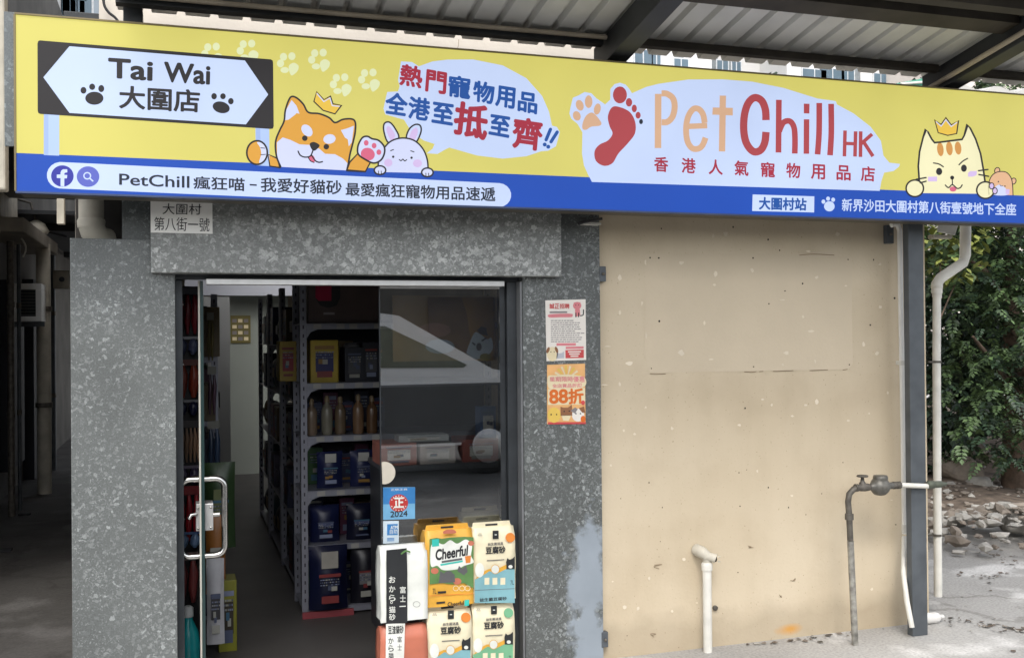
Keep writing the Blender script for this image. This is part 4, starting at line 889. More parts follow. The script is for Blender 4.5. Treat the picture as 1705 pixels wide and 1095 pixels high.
def art_cheer(a):
    a.poly([(400, 405), (440, 398), (470, 404), (520, 396), (600, 392), (655, 395), (655, 690), (600, 660), (540, 668), (470, 660), (400, 668)], cgn, 1)
    a.poly([(408, 450), (440, 425), (480, 436), (520, 412), (560, 432), (610, 408), (645, 440), (640, 500), (655, 540), (600, 560), (560, 580), (480, 585), (445, 560), (408, 560)], cw, 1.6, True)
    for x, y, r, mm in ((430, 590, 22, cco), (470, 640, 26, cgn), (560, 650, 24, cco), (630, 640, 22, cgn), (640, 430, 18, cco), (430, 640, 18, cgn), (600, 590, 20, cdg), (510, 610, 26, cdg)): a.ell(x, y, r, r*.8, mm, 2)
    a.poly([(452, 660), (462, 590), (485, 605), (520, 595), (545, 610), (548, 655)], cdg, 2.2); a.poly([(560, 590), (570, 560), (590, 578), (610, 556), (620, 590), (600, 615)], cdg, 2.2)
    a.text('Cheerful', (436, 468), (622, 440), (618, 498), (436, 528), cb_, 3, .03)
    a.poly([(470, 532), (588, 514), (590, 526), (470, 544)], cdg, 2.6); a.poly([(462, 550), (592, 528), (592, 538), (464, 560)], ctq, 2.6)
    a.poly([(414, 408), (455, 404), (455, 446), (414, 450)], ctq, 2.6); a.poly([(604, 505), (640, 500), (636, 542), (610, 545)], cor_, 2.6)
    a.text('7L', (418, 692), (440, 690), (440, 722), (418, 724), cb_, 2, .0); a.poly([(448, 708), (496, 705), (496, 718), (448, 721)], cb_, 2)
    for x in (552, 588, 620): a.eline(x, 690, 15, 14, 3, ccr, 2)
    a.poly([(480, 362), (500, 352), (535, 350), (552, 360), (548, 372), (485, 375)], cco, 1.6, True)
    a.poly([(398, 732), (655, 718), (655, 722), (398, 736)], cor_, 1.6); a.text('Cheerful', (505, 772), (598, 762), (598, 785), (505, 794), cb_, 2, .02); a.poly([(602, 758), (630, 755), (628, 790), (602, 793)], ctq, 2); a.poly([(440, 770), (490, 765), (490, 776), (440, 781)], cb_, 2)
bag('litter_bag', 'yellow carton style litter bag with jungle cat picture and black script lettering', 709, 788, 880, 1012, YB, .11, cy, art=art_cheer)
def art_tofu(ox, oy, sc_, low):
    def f(a):
        T = lambda x, y: (ox+(x-658)*sc_, oy+(y-340)*sc_)
        a.poly([T(662, 640), T(700, 600), T(740, 580), T(800, 575), T(850, 550), T(893, 560), T(893, 620), T(840, 600), T(760, 610), T(700, 640), T(662, 660)], cy, 1)
        a.poly([T(661, 640), T(700, 622), T(745, 592), T(800, 600), T(850, 575), T(893, 580), T(893, 775), T(661, 775)], low, 1.5)
        a.poly([T(765, 357), T(800, 356), T(800, 404), T(766, 406)], cb_, 1); a.poly([T(777, 378), T(789, 378), T(789, 383), T(777, 383)], cw, 2)
        a.text('豆腐砂', T(725, 452), T(838, 446), T(838, 486), T(727, 492), cb_, 2, .03); a.text('益生菌消臭', T(737, 428), T(826, 422), T(826, 438), T(737, 443), cdg, 2, .02)
        a.ell(*T(867, 397), 27*sc_, 28*sc_, cor_ if low is not cgr else cgr, 1.2)
        a.poly([T(732, 528), T(832, 522), T(832, 527), T(732, 533)], cdg, 1.6)
        a.ell(*T(690, 585), 26*sc_, 42*sc_, cw, 1.8); a.ell(*T(780, 580), 22*sc_, 24*sc_, cw, 2.2); a.eline(*T(780, 580), 24*sc_, 26*sc_, 3*sc_, cy, 2.6)
        a.poly([T(845, 580), T(843, 540), T(850, 515), T(862, 525), T(880, 518), T(893, 505), T(893, 580)], cb_, 2.2); a.ell(*T(868, 565), 12*sc_, 10*sc_, cw, 2.8)
        for x in (732, 778, 824): a.poly([T(x-14, 630), T(x+14, 628), T(x+14, 668), T(x-14, 670)], ccr, 2)
        a.tbox('品', *T(680, 372), 24*sc_, 16*sc_, cdg, 2); a.text('7L', T(868, 645), T(888, 643), T(888, 668), T(868, 672), cb_, 2.2)
        a.poly([T(661, 700), T(893, 690), T(893, 693), T(661, 703)], cdg, 2.2); a.text('益生菌豆腐砂', T(690, 748), T(846, 738), T(846, 758), T(690, 768), cb_, 2.2, .02)
    return f
bag('litter_bag', 'cream and blue tofu litter bag beside the yellow one on the top row', 788, 858, 876, 1002, YB+.005, .11, ccr, art=art_tofu(658, 340, 1, cbl))
bag('litter_bag', 'cream tofu litter bag with orange badge directly under the yellow one', 712, 786, 1014, 1148, YB, .11, ccr, art=art_tofu(395, 800, 1.03, cbl))
bag('litter_bag', 'cream tofu litter bag with green lower half in the bottom right corner of the window', 788, 857, 1005, 1148, YB+.005, .11, ccr, art=art_tofu(648, 775, 1.0, cgr))
bag('litter_bag', 'plain beige litter bag top with slotted handle sticking up behind the others', 770, 836, 850, 1000, .2, .1, lt((214, 204, 178)))
# sticker sheets on the glass
def sticker(name, label, cat, pts, col, Y=.068, art=None):
    t = tag(empty(name, PY(*pts[3], Y)), label, cat); qq = [PY(*p, Y) for p in pts]
    MB().hexa([(x, Y, z) for x, y, z in qq], [(x, Y+.002, z) for x, y, z in qq], col).build('sheet', t)
    if art: A_ = Art(Y, 600, 780, .28772, .0006); art(A_); A_.build('printing', t)
    return t
stb = lt((118, 176, 214)); stb2 = lt((58, 128, 190))
def s2024(a):
    a.poly([(132, 110), (317, 107), (317, 200), (132, 205)], stb2, .8)
    a.ell(222, 198, 54, 51, lt((190, 60, 56)), 1.5); a.text('正', (196, 168), (250, 166), (250, 222), (196, 224), cw, 2.2, .03)
    a.text('2024', (174, 246), (272, 240), (272, 274), (174, 280), cb_, 2.2, .01); a.text('正版正貨', (176, 114), (272, 112), (272, 124), (176, 127), cw, 2)
    for i in range(7):
        q_ = math.pi*(1.15+i*.117); a.ell(222+45*math.cos(q_), 198+42*math.sin(q_), 3.4, 3.4, cw, 2.2, n=8); a.ell(222+45*math.cos(q_), 198-42*math.sin(q_), 3.4, 3.4, cw, 2.2, n=8)
sticker('window_sticker', 'blue square sticker with a red round seal and 2024 on the glass', 'sticker', [(638, 811), (691, 810.5), (691, 863), (638, 865)], stb, art=s2024)
def satm(a):
    a.poly([(155, 320), (216, 318), (216, 382), (155, 384)], stb2, .8); a.text('ATM', (175, 330), (214, 328), (214, 346), (175, 348), cw, 1.6, .02); a.text('自助', (170, 350), (214, 348), (214, 374), (170, 377), cw, 1.6)
    for y in (400, 407, 414): a.poly([(155, y), (196, y-1), (196, y+3), (155, y+4)], stb2, 1)
sticker('window_sticker', 'small pale blue sticker with a dark blue square under the round seal sticker', 'sticker', [(638, 867), (664, 866.5), (664, 903), (638, 904.5)], lt((206, 222, 232)), art=satm)
mb = MB(); cq = PY(640, 787, .066); mb.prism([(cq[0]+(.052*math.cos(q)), .066, cq[2]+.052*math.sin(q)) for q in np.linspace(-1.75, 1.75, 20)]+[(cq[0]-.012, .066, cq[2]+.05)], (0, .004, 0), lt((214, 206, 190)))
tag(mb.build('glass_pull'), 'half round cream disc stuck on the edge of the glass above the blue sticker', 'pull')
# framed cat board behind the glass
YP = .32
t = tag(empty('display_board', PY(760, 600, YP)), 'brown and yellow display board with a white cartoon cat high behind the glass', 'board')
a0, a1 = PY(655, 602, YP), PY(824, 492, YP)
MB().box(a0[0], a1[0], YP, YP+.012, a0[2], a1[2], lt((122, 92, 50))).build('board', t)
A_ = Art(YP, 600, 450, .30147)
A_.poly([(560, 150), (735, 150), (735, 500), (640, 500), (600, 330), (590, 250)], lt((150, 112, 44)), 1); A_.poly([(590, 440), (600, 410), (630, 345), (660, 350), (700, 380), (722, 372), (732, 430), (700, 470), (640, 490), (590, 460)], lt((196, 206, 214)), 1.8, True)
A_.poly([(645, 330), (668, 308), (695, 318), (704, 360), (660, 352)], lt((70, 62, 58)), 2.4); A_.ell(655, 422, 15, 22, lt((90, 84, 86)), 2.4); A_.line([(620, 400), (632, 410)], 8, pk, 2.6); A_.line([(672, 388), (692, 376)], 8, pk, 2.6); A_.ell(690, 478, 30, 20, lt((140, 130, 50)), 2.4)
A_.build('cat_printing', t); A_ = Art(YP, 600, 450, .30147); A_.ell(410, 330, 90, 40, lt((150, 112, 90)), 1.2); A_.build('printing', t); A_ = Art(YP, 600, 450, .30147); A_.ell(440, 420, 80, 40, lt((150, 160, 170)), 1.2)
A_.build('printing', t)
# counter with pink boxes behind the glass
cnt = tag(empty('shop_counter', (PX(735, .75), .9, .012)), 'dark shop counter behind the sliding glass panel', 'counter')
cz = PZ(735, 772, .6); xa, xb = PX(640, .6), PX(834, .6)
MB().box(xa, xb, .6, 1.05, .012, cz-.03, lt((60, 62, 66))).build('counter_body', cnt, .004); MB().box(xa-.01, xb+.01, .59, 1.06, cz-.0295, cz, lt((92, 94, 98))).build('counter_top', cnt, .003)
def carton(name, label, x, y, z, w, d, h, rgb, cat='box', panel=None, group=None, wrgb=(220, 216, 206)):
    t = tag(empty(name, (x, y+d/2, z)), label, cat, group)
    MB().box(x-w/2, x+w/2, y, y+d, z, z+h, cmat(rgb)).build('carton', t, .003)
    mb = MB(); mb.quad([(x-w*.32, y-.001, z+h*.25), (x+w*.32, y-.001, z+h*.25), (x+w*.32, y-.001, z+h*.7), (x-w*.32, y-.001, z+h*.7)], cmat(panel or wrgb)); mb.build('printed_panel', t)
    PLIST.append((t, x-w*.46, x+w*.46, z+h*.03, z+h*.97, y-.002))
    return t
for px, w, h, c, lb in ((663, .19, .115, (176, 112, 98), 'flat pink box at the left end of the counter behind the glass'), (728, .19, .105, (190, 176, 168), 'pale grey box with writing between the pink boxes on the counter'), (800, .2, .12, (168, 84, 70), 'brick red box at the right end of the counter behind the glass')):
    carton('gift_box', lb, PX(px, .62), .62, cz, w, .25, h, c)
carton('gift_box', 'blue display box standing on the brick red box on the counter', PX(812, .64), .64, cz+.122, .09, .1, .17, (70, 100, 140)); carton('gift_box', 'long white tray lying on the pink boxes on the counter', PX(705, .64), .64, cz+.117, .27, .12, .035, (190, 192, 190))
# racks
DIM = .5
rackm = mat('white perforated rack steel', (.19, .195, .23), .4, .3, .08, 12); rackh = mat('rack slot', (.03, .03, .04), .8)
def rack(label, x0_, x1_, y0_, y1_, zs, zt_, slots=True):
    t = tag(empty('shelf_rack', ((x0_+x1_)/2, (y0_+y1_)/2, .012)), label, 'shelf rack')
    for x in (x0_, x1_-.036):
        for y in (y0_, y1_-.03):
            mb = MB(); mb.box(x, x+.036, y, y+.003, .012, zt_, rackm); mb.box(x, x+.003, y+.0031, y+.03, .012, zt_, rackm)
            z = .1
            while slots and z < zt_-.03: mb.box(x+.014, x+.022, y-.0006, y+.001, z, z+.02, rackh); z += .05
            mb.build('upright', t)
    for z in zs:
        mb = MB(); mb.box(x0_+.004, x1_-.004, y0_+.0035, y1_-.0035, z-.004, z, rackm); mb.box(x0_+.037, x1_-.037, y0_+.0005, y0_+.003, z-.034, z-.0045, rackm); mb.build('shelf', t)
        mb = MB()
        mb.prism([(x0_+.037, y0_+.0005, z-.0345), (x0_+.1, y0_+.0005, z-.0345), (x0_+.06, y0_+.0005, z-.05), (x0_+.037, y0_+.0005, z-.085)], (0, .002, 0), rackm); mb.build('corner_brace', t)
    return t
yR = 1.25; rxa = PX(500, yR); zsA = [PZ(560, y, yR) for y in (538, 637, 725, 815, 905)]; zsA.append(.06)
rack('tall white perforated shelf rack facing the door', rxa, rxa+1.25, yR, yR+.42, zsA, 2.05)
MB().box(rxa+.04, rxa+1.21, yR+.421, yR+.43, .03, 1.9, cmat((40, 42, 52))).build('shade_backing', [o for o in bpy.data.objects if o.name.startswith('shelf_rack') and o.type == 'EMPTY'][0])  # dark sheet added to make the space behind the shelves read as shade
rackB = [(yR+.46+i*1.05) for i in range(3)]
for i, y in enumerate(rackB):
    rack(('first', 'second', 'third')[i]+' white shelf rack in the row running back along the aisle', rxa+.02, rxa+.45, y, y+1.0, [.06, .45, .83, 1.2, 1.55], 1.95)
rack('dark shelf rack along the left side of the aisle behind the open door', -.27, .2, 1.35, 3.6, [.06, .42, .78, 1.14, 1.5], 1.85)
# goods on the front rack
def pouch(name, label, x, y, z, w, h, d, rgb, lab=None, cat='pouch', group=None, face='y', tagrgb=(206, 206, 200), txt=None):
    t = tag(empty(name, (x, y, z)), label, cat, group); mb = MB(); nx, nz = 6, 8; col = cmat(rgb, .35); vs_ = []
    rnd = random.Random(int(abs(x*977+y*131+z*57)*100))
    for s in (-1, 1):
        for j in range(nz+1):
            for i in range(nx+1):
                u, v = i/nx, j/nz
                b_ = d/2*(math.sin(math.pi*u)**.6)*(math.sin(math.pi*min(1, v*.97+.03))**.45 if v < .98 else 0)
                q = (u-.5)*w*(1-.05*math.sin(math.pi*v)), s*b_+rnd.uniform(-.002, .002), z+v*h
                vs_.append((x+q[0], y+q[1], q[2]) if face == 'y' else (x+q[1], y+q[0], q[2]))
    k = (nx+1)*(nz+1)
    for o in (0, k):
        fs = [(o+j*(nx+1)+i, o+j*(nx+1)+i+1, o+(j+1)*(nx+1)+i+1, o+(j+1)*(nx+1)+i) for j in range(nz) for i in range(nx)]
        mb.add(vs_[:], fs, col, True) if o == 0 else mb.add(vs_, fs, col, True)
    mb.build('pouch_body', t)
    if face == 'y': PLIST.append((t, x-w*.36, x+w*.36, z+h*.08, z+h*.66, y-d/2-.0045))
    if lab:
        mb = MB(); lw, lh, lz = lab
        pp = [(-lw/2, lz), (lw/2, lz), (lw/2, lz+lh), (-lw/2, lz+lh)]
        pts = [(x+p*w, y-d/2-.004, z+q*h) if face == 'y' else (x-d/2-.004, y+p*w, z+q*h) for p, q in pp]
        back = [(px_, py_+.002, pz_) if face == 'y' else (px_+.002, py_, pz_) for px_, py_, pz_ in pts]
        mb.hexa(pts, back, cmat(tagrgb)); mb.build('label', t)
    return t
def bottle(label, x, y, z, r, h, rgb, cap=(150, 130, 100), group=None, name='bottle'):
    t = tag(empty(name, (x, y, z)), label, 'bottle', group)
    MB().lathe((x, y, z), [(r*.85, 0), (r, .01), (r, h*.62), (r*.8, h*.72), (r*.38, h*.8), (r*.38, h*.84)], cmat(rgb, .25), 14).build('bottle_body', t)
    MB().lathe((x, y, z+h*.84), [(r*.44, .0), (r*.44, h*.12), (r*.2, h*.16)], cmat(cap), 12).build('cap', t)
    return t
X = lambda px: PX(px, yR+.06)
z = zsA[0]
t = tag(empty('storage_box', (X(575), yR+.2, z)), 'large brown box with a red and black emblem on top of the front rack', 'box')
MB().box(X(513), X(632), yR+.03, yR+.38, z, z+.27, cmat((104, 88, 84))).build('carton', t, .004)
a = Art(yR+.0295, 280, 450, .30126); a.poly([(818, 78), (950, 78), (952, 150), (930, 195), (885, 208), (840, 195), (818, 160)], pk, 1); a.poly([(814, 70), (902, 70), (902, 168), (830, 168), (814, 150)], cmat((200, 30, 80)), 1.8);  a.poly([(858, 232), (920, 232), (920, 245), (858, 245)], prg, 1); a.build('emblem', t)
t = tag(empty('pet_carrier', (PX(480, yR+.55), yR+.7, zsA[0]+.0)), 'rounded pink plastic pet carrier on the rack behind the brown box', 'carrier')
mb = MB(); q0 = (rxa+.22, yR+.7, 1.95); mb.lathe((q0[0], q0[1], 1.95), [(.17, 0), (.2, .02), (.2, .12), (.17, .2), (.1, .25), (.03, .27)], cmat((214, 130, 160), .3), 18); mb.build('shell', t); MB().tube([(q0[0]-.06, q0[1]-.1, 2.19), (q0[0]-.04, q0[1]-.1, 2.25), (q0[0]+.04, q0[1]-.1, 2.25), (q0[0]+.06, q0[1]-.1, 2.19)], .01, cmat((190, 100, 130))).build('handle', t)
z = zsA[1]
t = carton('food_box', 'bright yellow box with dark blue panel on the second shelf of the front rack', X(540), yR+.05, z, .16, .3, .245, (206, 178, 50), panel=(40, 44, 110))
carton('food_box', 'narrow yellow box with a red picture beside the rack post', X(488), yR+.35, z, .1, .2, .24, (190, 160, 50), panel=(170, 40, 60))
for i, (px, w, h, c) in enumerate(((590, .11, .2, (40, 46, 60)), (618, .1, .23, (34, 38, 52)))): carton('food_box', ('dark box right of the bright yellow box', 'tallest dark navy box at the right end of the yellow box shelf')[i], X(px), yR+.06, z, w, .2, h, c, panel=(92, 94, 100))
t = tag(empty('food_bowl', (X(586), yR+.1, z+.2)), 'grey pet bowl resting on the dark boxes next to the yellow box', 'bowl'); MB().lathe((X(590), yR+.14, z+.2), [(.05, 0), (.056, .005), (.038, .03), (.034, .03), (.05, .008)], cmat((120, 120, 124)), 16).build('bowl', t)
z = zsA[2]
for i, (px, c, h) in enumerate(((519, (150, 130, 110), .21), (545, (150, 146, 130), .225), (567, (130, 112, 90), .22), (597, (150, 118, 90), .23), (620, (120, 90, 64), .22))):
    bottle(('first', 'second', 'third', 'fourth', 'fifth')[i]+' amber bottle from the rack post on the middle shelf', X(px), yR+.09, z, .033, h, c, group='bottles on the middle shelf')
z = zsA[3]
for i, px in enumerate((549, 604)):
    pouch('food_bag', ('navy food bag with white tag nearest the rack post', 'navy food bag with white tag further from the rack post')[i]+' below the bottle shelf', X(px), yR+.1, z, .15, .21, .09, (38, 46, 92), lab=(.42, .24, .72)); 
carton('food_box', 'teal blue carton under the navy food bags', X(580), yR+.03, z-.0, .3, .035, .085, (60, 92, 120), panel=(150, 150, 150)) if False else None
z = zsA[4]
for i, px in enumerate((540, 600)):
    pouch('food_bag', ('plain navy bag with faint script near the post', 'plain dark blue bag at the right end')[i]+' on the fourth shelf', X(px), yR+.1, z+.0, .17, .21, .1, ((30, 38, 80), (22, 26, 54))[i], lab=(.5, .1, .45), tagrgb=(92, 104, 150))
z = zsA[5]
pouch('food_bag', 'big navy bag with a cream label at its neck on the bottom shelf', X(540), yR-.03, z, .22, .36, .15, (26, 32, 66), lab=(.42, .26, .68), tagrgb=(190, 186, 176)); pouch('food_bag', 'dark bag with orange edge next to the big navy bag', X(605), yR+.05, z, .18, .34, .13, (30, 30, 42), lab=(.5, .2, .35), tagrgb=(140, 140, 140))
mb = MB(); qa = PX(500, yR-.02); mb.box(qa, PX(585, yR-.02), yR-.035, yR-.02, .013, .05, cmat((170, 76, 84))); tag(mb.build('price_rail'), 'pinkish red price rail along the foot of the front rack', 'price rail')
# goods along the aisle racks
names = [('food_bag', 'pouch'), ('food_box', 'box')]
colsB = [((36, 44, 84), 'navy'), ((60, 70, 110), 'slate blue'), ((44, 90, 100), 'teal'), ((120, 60, 90), 'plum'), ((60, 110, 60), 'green'), ((90, 86, 110), 'grey violet'), ((130, 110, 70), 'tan'), ((28, 34, 60), 'dark blue')]
rnd = random.Random(21); lv = ('bottom', 'second', 'third', 'fourth', 'top'); ordr = ('nearest', 'middle', 'farthest')
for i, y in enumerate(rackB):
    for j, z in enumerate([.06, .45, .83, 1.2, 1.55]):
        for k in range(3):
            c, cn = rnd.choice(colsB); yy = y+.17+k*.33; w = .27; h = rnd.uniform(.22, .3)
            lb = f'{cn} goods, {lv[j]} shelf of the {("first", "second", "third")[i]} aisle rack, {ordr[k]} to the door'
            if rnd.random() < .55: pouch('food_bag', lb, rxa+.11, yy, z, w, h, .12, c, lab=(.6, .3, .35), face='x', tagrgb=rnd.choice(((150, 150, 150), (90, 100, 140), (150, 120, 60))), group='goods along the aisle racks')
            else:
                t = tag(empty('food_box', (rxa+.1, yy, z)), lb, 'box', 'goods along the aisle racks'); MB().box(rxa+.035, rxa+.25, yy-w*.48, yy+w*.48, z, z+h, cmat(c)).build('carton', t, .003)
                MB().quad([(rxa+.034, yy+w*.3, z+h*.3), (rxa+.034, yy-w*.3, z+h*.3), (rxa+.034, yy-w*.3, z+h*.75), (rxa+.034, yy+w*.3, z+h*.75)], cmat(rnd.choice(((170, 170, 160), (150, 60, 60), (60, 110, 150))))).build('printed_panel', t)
for j, z in enumerate([.06, .42, .78, 1.14, 1.5]):
    for k in range(4):
        c, cn = rnd.choice(colsB); yy = 1.5+k*.56
        t = tag(empty('food_box', (.08, yy, z)), f'{cn} carton on the {lv[j]} shelf of the left rack, {("nearest to", "second from", "third from", "farthest from")[k]} the door', 'box', 'cartons on the left rack')
        w = rnd.uniform(.3, .44); h = rnd.uniform(.18, .28); MB().box(-.12, .17+rnd.uniform(0, .04), yy-w/2, yy+w/2, z, z+h, cmat(tuple(int(v*.8) for v in c))).build('carton', t, .003); xf = .2115
        MB().quad([(xf, yy-w*.3, z+h*.3), (xf, yy+w*.3, z+h*.3), (xf, yy+w*.3, z+h*.75), (xf, yy-w*.3, z+h*.75)], cmat(rnd.choice(((150, 150, 146), (60, 70, 100), (130, 120, 90))))).build('printed_panel', t)
def deco(t, x0, x1, z0, z1, y, seed, face='y'):
    """printing on the front of a pack: bands, blocks and small rows of marks"""
    rnd_ = random.Random(seed); mb = MB(); w, h = x1-x0, z1-z0; cols_ = [cmat(c) for c in ((150, 160, 190), (190, 190, 180), (170, 130, 60), (150, 60, 60), (70, 120, 150), (90, 100, 130))]
    def q(a, b, c, d, m_, k):
        P = [(a, c), (b, c), (b, d), (a, d)]
        mb.quad([(x0+w*u, y-.001*k, z0+h*v) if face == 'y' else (y-.001*k, x1-w*u, z0+h*v) for u, v in P], m_)
    q(.12, .88, .80, .80+rnd_.uniform(.03, .1), rnd_.choice(cols_), 1); q(.2, .8, .1, .1+rnd_.uniform(.05, .2), rnd_.choice(cols_), 1)
    for r in range(3):
        u = .16; v = .72-r*.07
        while u < .8:
            d = rnd_.uniform(.02, .09); q(u, u+d, v, v+.03, cols_[rnd_.choice((0, 1, 5))], 1.5); u += d+.025
    for r in range(2): a = rnd_.uniform(.2, .6); b = rnd_.uniform(.3, .45); q(a, a+.2, b, b+.12, rnd_.choice(cols_), 2+r)
    mb.build('printing', t)
rs_ = random.Random(77)
row = (('bottom', .06), ('fourth', zsA[4]), ('third', zsA[3]), ('bottle', zsA[2]), ('yellow box', zsA[1]))
for ri, (rn_, z) in enumerate(row):   # a second rank of packs standing behind the front rank on the front rack
    for k in range(5):
        px = 512+k*26; c, cn = rs_.choice(colsB); w = .088; h = rs_.uniform(.17, .26)
        t = tag(empty('food_box', (PX(px, yR+.3)+.04, yR+.3, z)), f'{cn} pack in the rear rank of the {rn_} shelf, {("nearest", "second from", "third from", "fourth from", "farthest from")[k]} the post', 'box', 'rear rank packs on the front rack')
        x = PX(px, yR+.3)+.04; MB().box(x-w/2, x+w/2, yR+.28, yR+.39, z, z+h, cmat(c)).build('carton', t, .003); deco(t, x-w/2, x+w/2, z, z+h, yR+.279, k*31+ri*7)
for o in [o for o in bpy.data.objects if o.type == 'EMPTY' and o.get('group') in ('goods along the aisle racks', 'cartons on the left rack')]:
    l = o.location
    if o['group'] == 'goods along the aisle racks' and o.name.startswith('food_box'): deco(o, l.y-.12, l.y+.12, l.z+.01, l.z+.2, rxa+.032, int(l.y*1000+l.z*100), 'x')
for lbl, dx in (('bright yellow box with dark blue', .0), ('dark box right of', 0), ('tallest dark navy box', 0)):
    pass
pt = cmat((190, 190, 184)); rackA = [o for o in bpy.data.objects if o.get('label', '').startswith('tall white perforated')][0]
for z in zsA[:5]:
    for k in range(4): x = rxa+.09+k*.105+rs_.uniform(-.02, .02); MB().box(x, x+.045, yR-.002, yR, z-.031, z-.003, pt).build('price_tag', rackA)
LATE = []
for k, (px0, px1, py0, py1, c, lb) in enumerate(((345, 356, 520, 600, (120, 110, 60), 'small olive packet hanging high on the left rack inside the door'), (346, 360, 610, 690, (90, 60, 80), 'plum coloured packet hanging on the left rack under the olive one'), (346, 366, 700, 780, (60, 80, 110), 'slate blue packet hanging low on the left rack inside the door'), (345, 372, 930, 985, (60, 130, 80), 'green treat packet above the white pouch by the door leaf'))):
    LATE.append((lb, px0, px1, py0, py1, c))
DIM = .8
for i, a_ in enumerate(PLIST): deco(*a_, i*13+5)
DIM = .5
# notice on the far partition
a0, a1 = PY(384, 571, 7.69), PY(417, 525, 7.69)
t = tag(empty('wall_notice', a0), 'yellowish notice on the pale wall at the end of the aisle', 'notice'); MB().box(a0[0], a1[0], 7.69, 7.699, a0[2], a1[2], cmat((150, 140, 84))).build('sheet', t)
mb = MB()
for i in range(4):
    for j in range(3):
        x = a0[0]+.02+j*(a1[0]-a0[0]-.03)/3; z = a0[2]+.03+i*.07; mb.quad([(x, 7.6885, z), (x+.05, 7.6885, z), (x+.05, 7.6885, z+.04), (x, 7.6885, z+.04)], prg if (i+j) % 2 else prc)
mb.build('printing', t)
# hanging goods left of the open door
YH = .42
peg = tag(empty('peg_panel', (PX(314, YH+.03), YH+.03, .3)), 'tall dark peg panel of hanging toys left of the open door', 'display'); MB().box(xL+.13, PX(334, YH+.03), YH+.05, YH+.065, .012, 1.85, cmat((40, 38, 42))).build('panel', peg)
for i, zz in enumerate((1.76, 1.48, 1.32, 1.02, .76)): MB().tube([(PX(305, YH), YH+.05, zz), (PX(305, YH), YH-.05, zz)], .003, steel, 6).build('hook', peg)
def hang(label, px0, px1, py0, py1, rgb, Y=YH, n=3, card=(140, 140, 150), name='hanging_toy', cat='toy'):
    a0, a1 = PY(px0, py1, Y), PY(px1, py0, Y); t = tag(empty(name, ((a0[0]+a1[0])/2, Y, a0[2])), label, cat)
    h = a1[2]-a0[2]; w = a1[0]-a0[0]; MB().box(a0[0], a1[0], Y, Y+.004, a1[2]-h*.16, a1[2], cmat(card)).build('header_card', t)
    for i in range(n):
        x = a0[0]+w*(i+.5)/n; r = w/n*.46
        MB().tube([(x, Y, a1[2]-h*.17), (x+.003, Y-.006, a1[2]-h*.4), (x-.002, Y-.004, a1[2]-h*.75), (x, Y, a0[2])], [r*.5, r, r*.95, r*.4], cmat(tuple(min(255, int(v*(.8+.2*i))) for v in rgb), .35), 9).build('toy', t)
hang('row of dark red rope toys hanging at the top left of the doorway', 294, 330, 478, 556, (140, 40, 50), n=3)
hang('white and blue packets hanging under the dark red rope toys', 294, 330, 560, 590, (96, 104, 140), n=2, card=(190, 190, 196))
hang('orange red packets hanging halfway up left of the door', 294, 332, 598, 662, (160, 62, 38), n=2, card=(110, 44, 34))
hang('small dark blue packets under the orange red ones', 294, 330, 665, 692, (34, 40, 80), n=2, card=(150, 150, 156))
hang('thin brown chew sticks hanging above the door handle', 294, 334, 700, 770, (116, 92, 74), n=6, card=(60, 54, 56))
hang('purple grey packets hanging just above the door handle', 296, 332, 774, 806, (70, 60, 90), n=2, card=(120, 110, 130))
hang('bright red toy packets hanging behind the door handle', 296, 333, 808, 900, (170, 30, 44), n=3, card=(150, 30, 40), Y=.4)
hang('pale blue card packets hanging low behind the door handle', 296, 334, 884, 912, (120, 150, 190), n=2, card=(80, 110, 160), Y=.37)
hang('pink and red packets hanging below the door handle', 295, 330, 918, 1004, (150, 70, 70), n=2, card=(140, 120, 116), Y=.4)
for lb, px0, px1, py0, py1, c in LATE: hang(lb, px0, px1, py0, py1, c, Y=1.2, n=2, card=(130, 130, 120), name='treat_packet', cat='packet')
t = tag(empty('spray_bottle', PY(314, 1140, .3)), 'turquoise cleaner bottle with white cap low at the left edge of the doorway', 'bottle')
q = PY(314, 1148, .3); zt2 = PZ(314, 1012, .3)
MB().lathe((q[0], .3, q[2]), [(.05, 0), (.056, .02), (.056, (zt2-q[2])*.55), (.045, (zt2-q[2])*.72), (.022, (zt2-q[2])*.86), (.02, (zt2-q[2])*.9)], cmat((30, 160, 166), .25), 16).build('bottle_body', t); MB().lathe((q[0], .3, q[2]+(zt2-q[2])*.9), [(.024, 0), (.024, .04), (.012, .05)], cmat((210, 214, 214)), 12).build('cap', t)
q = PY(356, 1090, .5)
pouch('food_bag', 'white pouch with black cat drawing on the floor right of the open door', PX(356, .6), .6, .1, .085, .42, .05, (212, 212, 216), lab=(.5, .3, .3), tagrgb=(60, 60, 64)); 
carton('food_box', 'olive green carton beside the white pouch on the floor', PX(376, .75), .75, .012, .09, .15, .36, (150, 150, 40), panel=(60, 50, 30)); pouch('food_bag', 'orange topped bag standing behind the white pouch', PX(357, .78), .8, .3, .1, .4, .06, (170, 110, 50), lab=(.6, .3, .1), tagrgb=(70, 70, 60)); pouch('food_bag', 'dark green bag above the olive carton inside the door', PX(364, .95), .95, .5, .16, .45, .1, (60, 84, 52), lab=(.4, .3, .4), tagrgb=(120, 130, 80))

for i, a_ in enumerate(PLIST[-5:]):
    if not any(c.name.startswith('printing') for c in a_[0].children): deco(*a_, i*17+3)
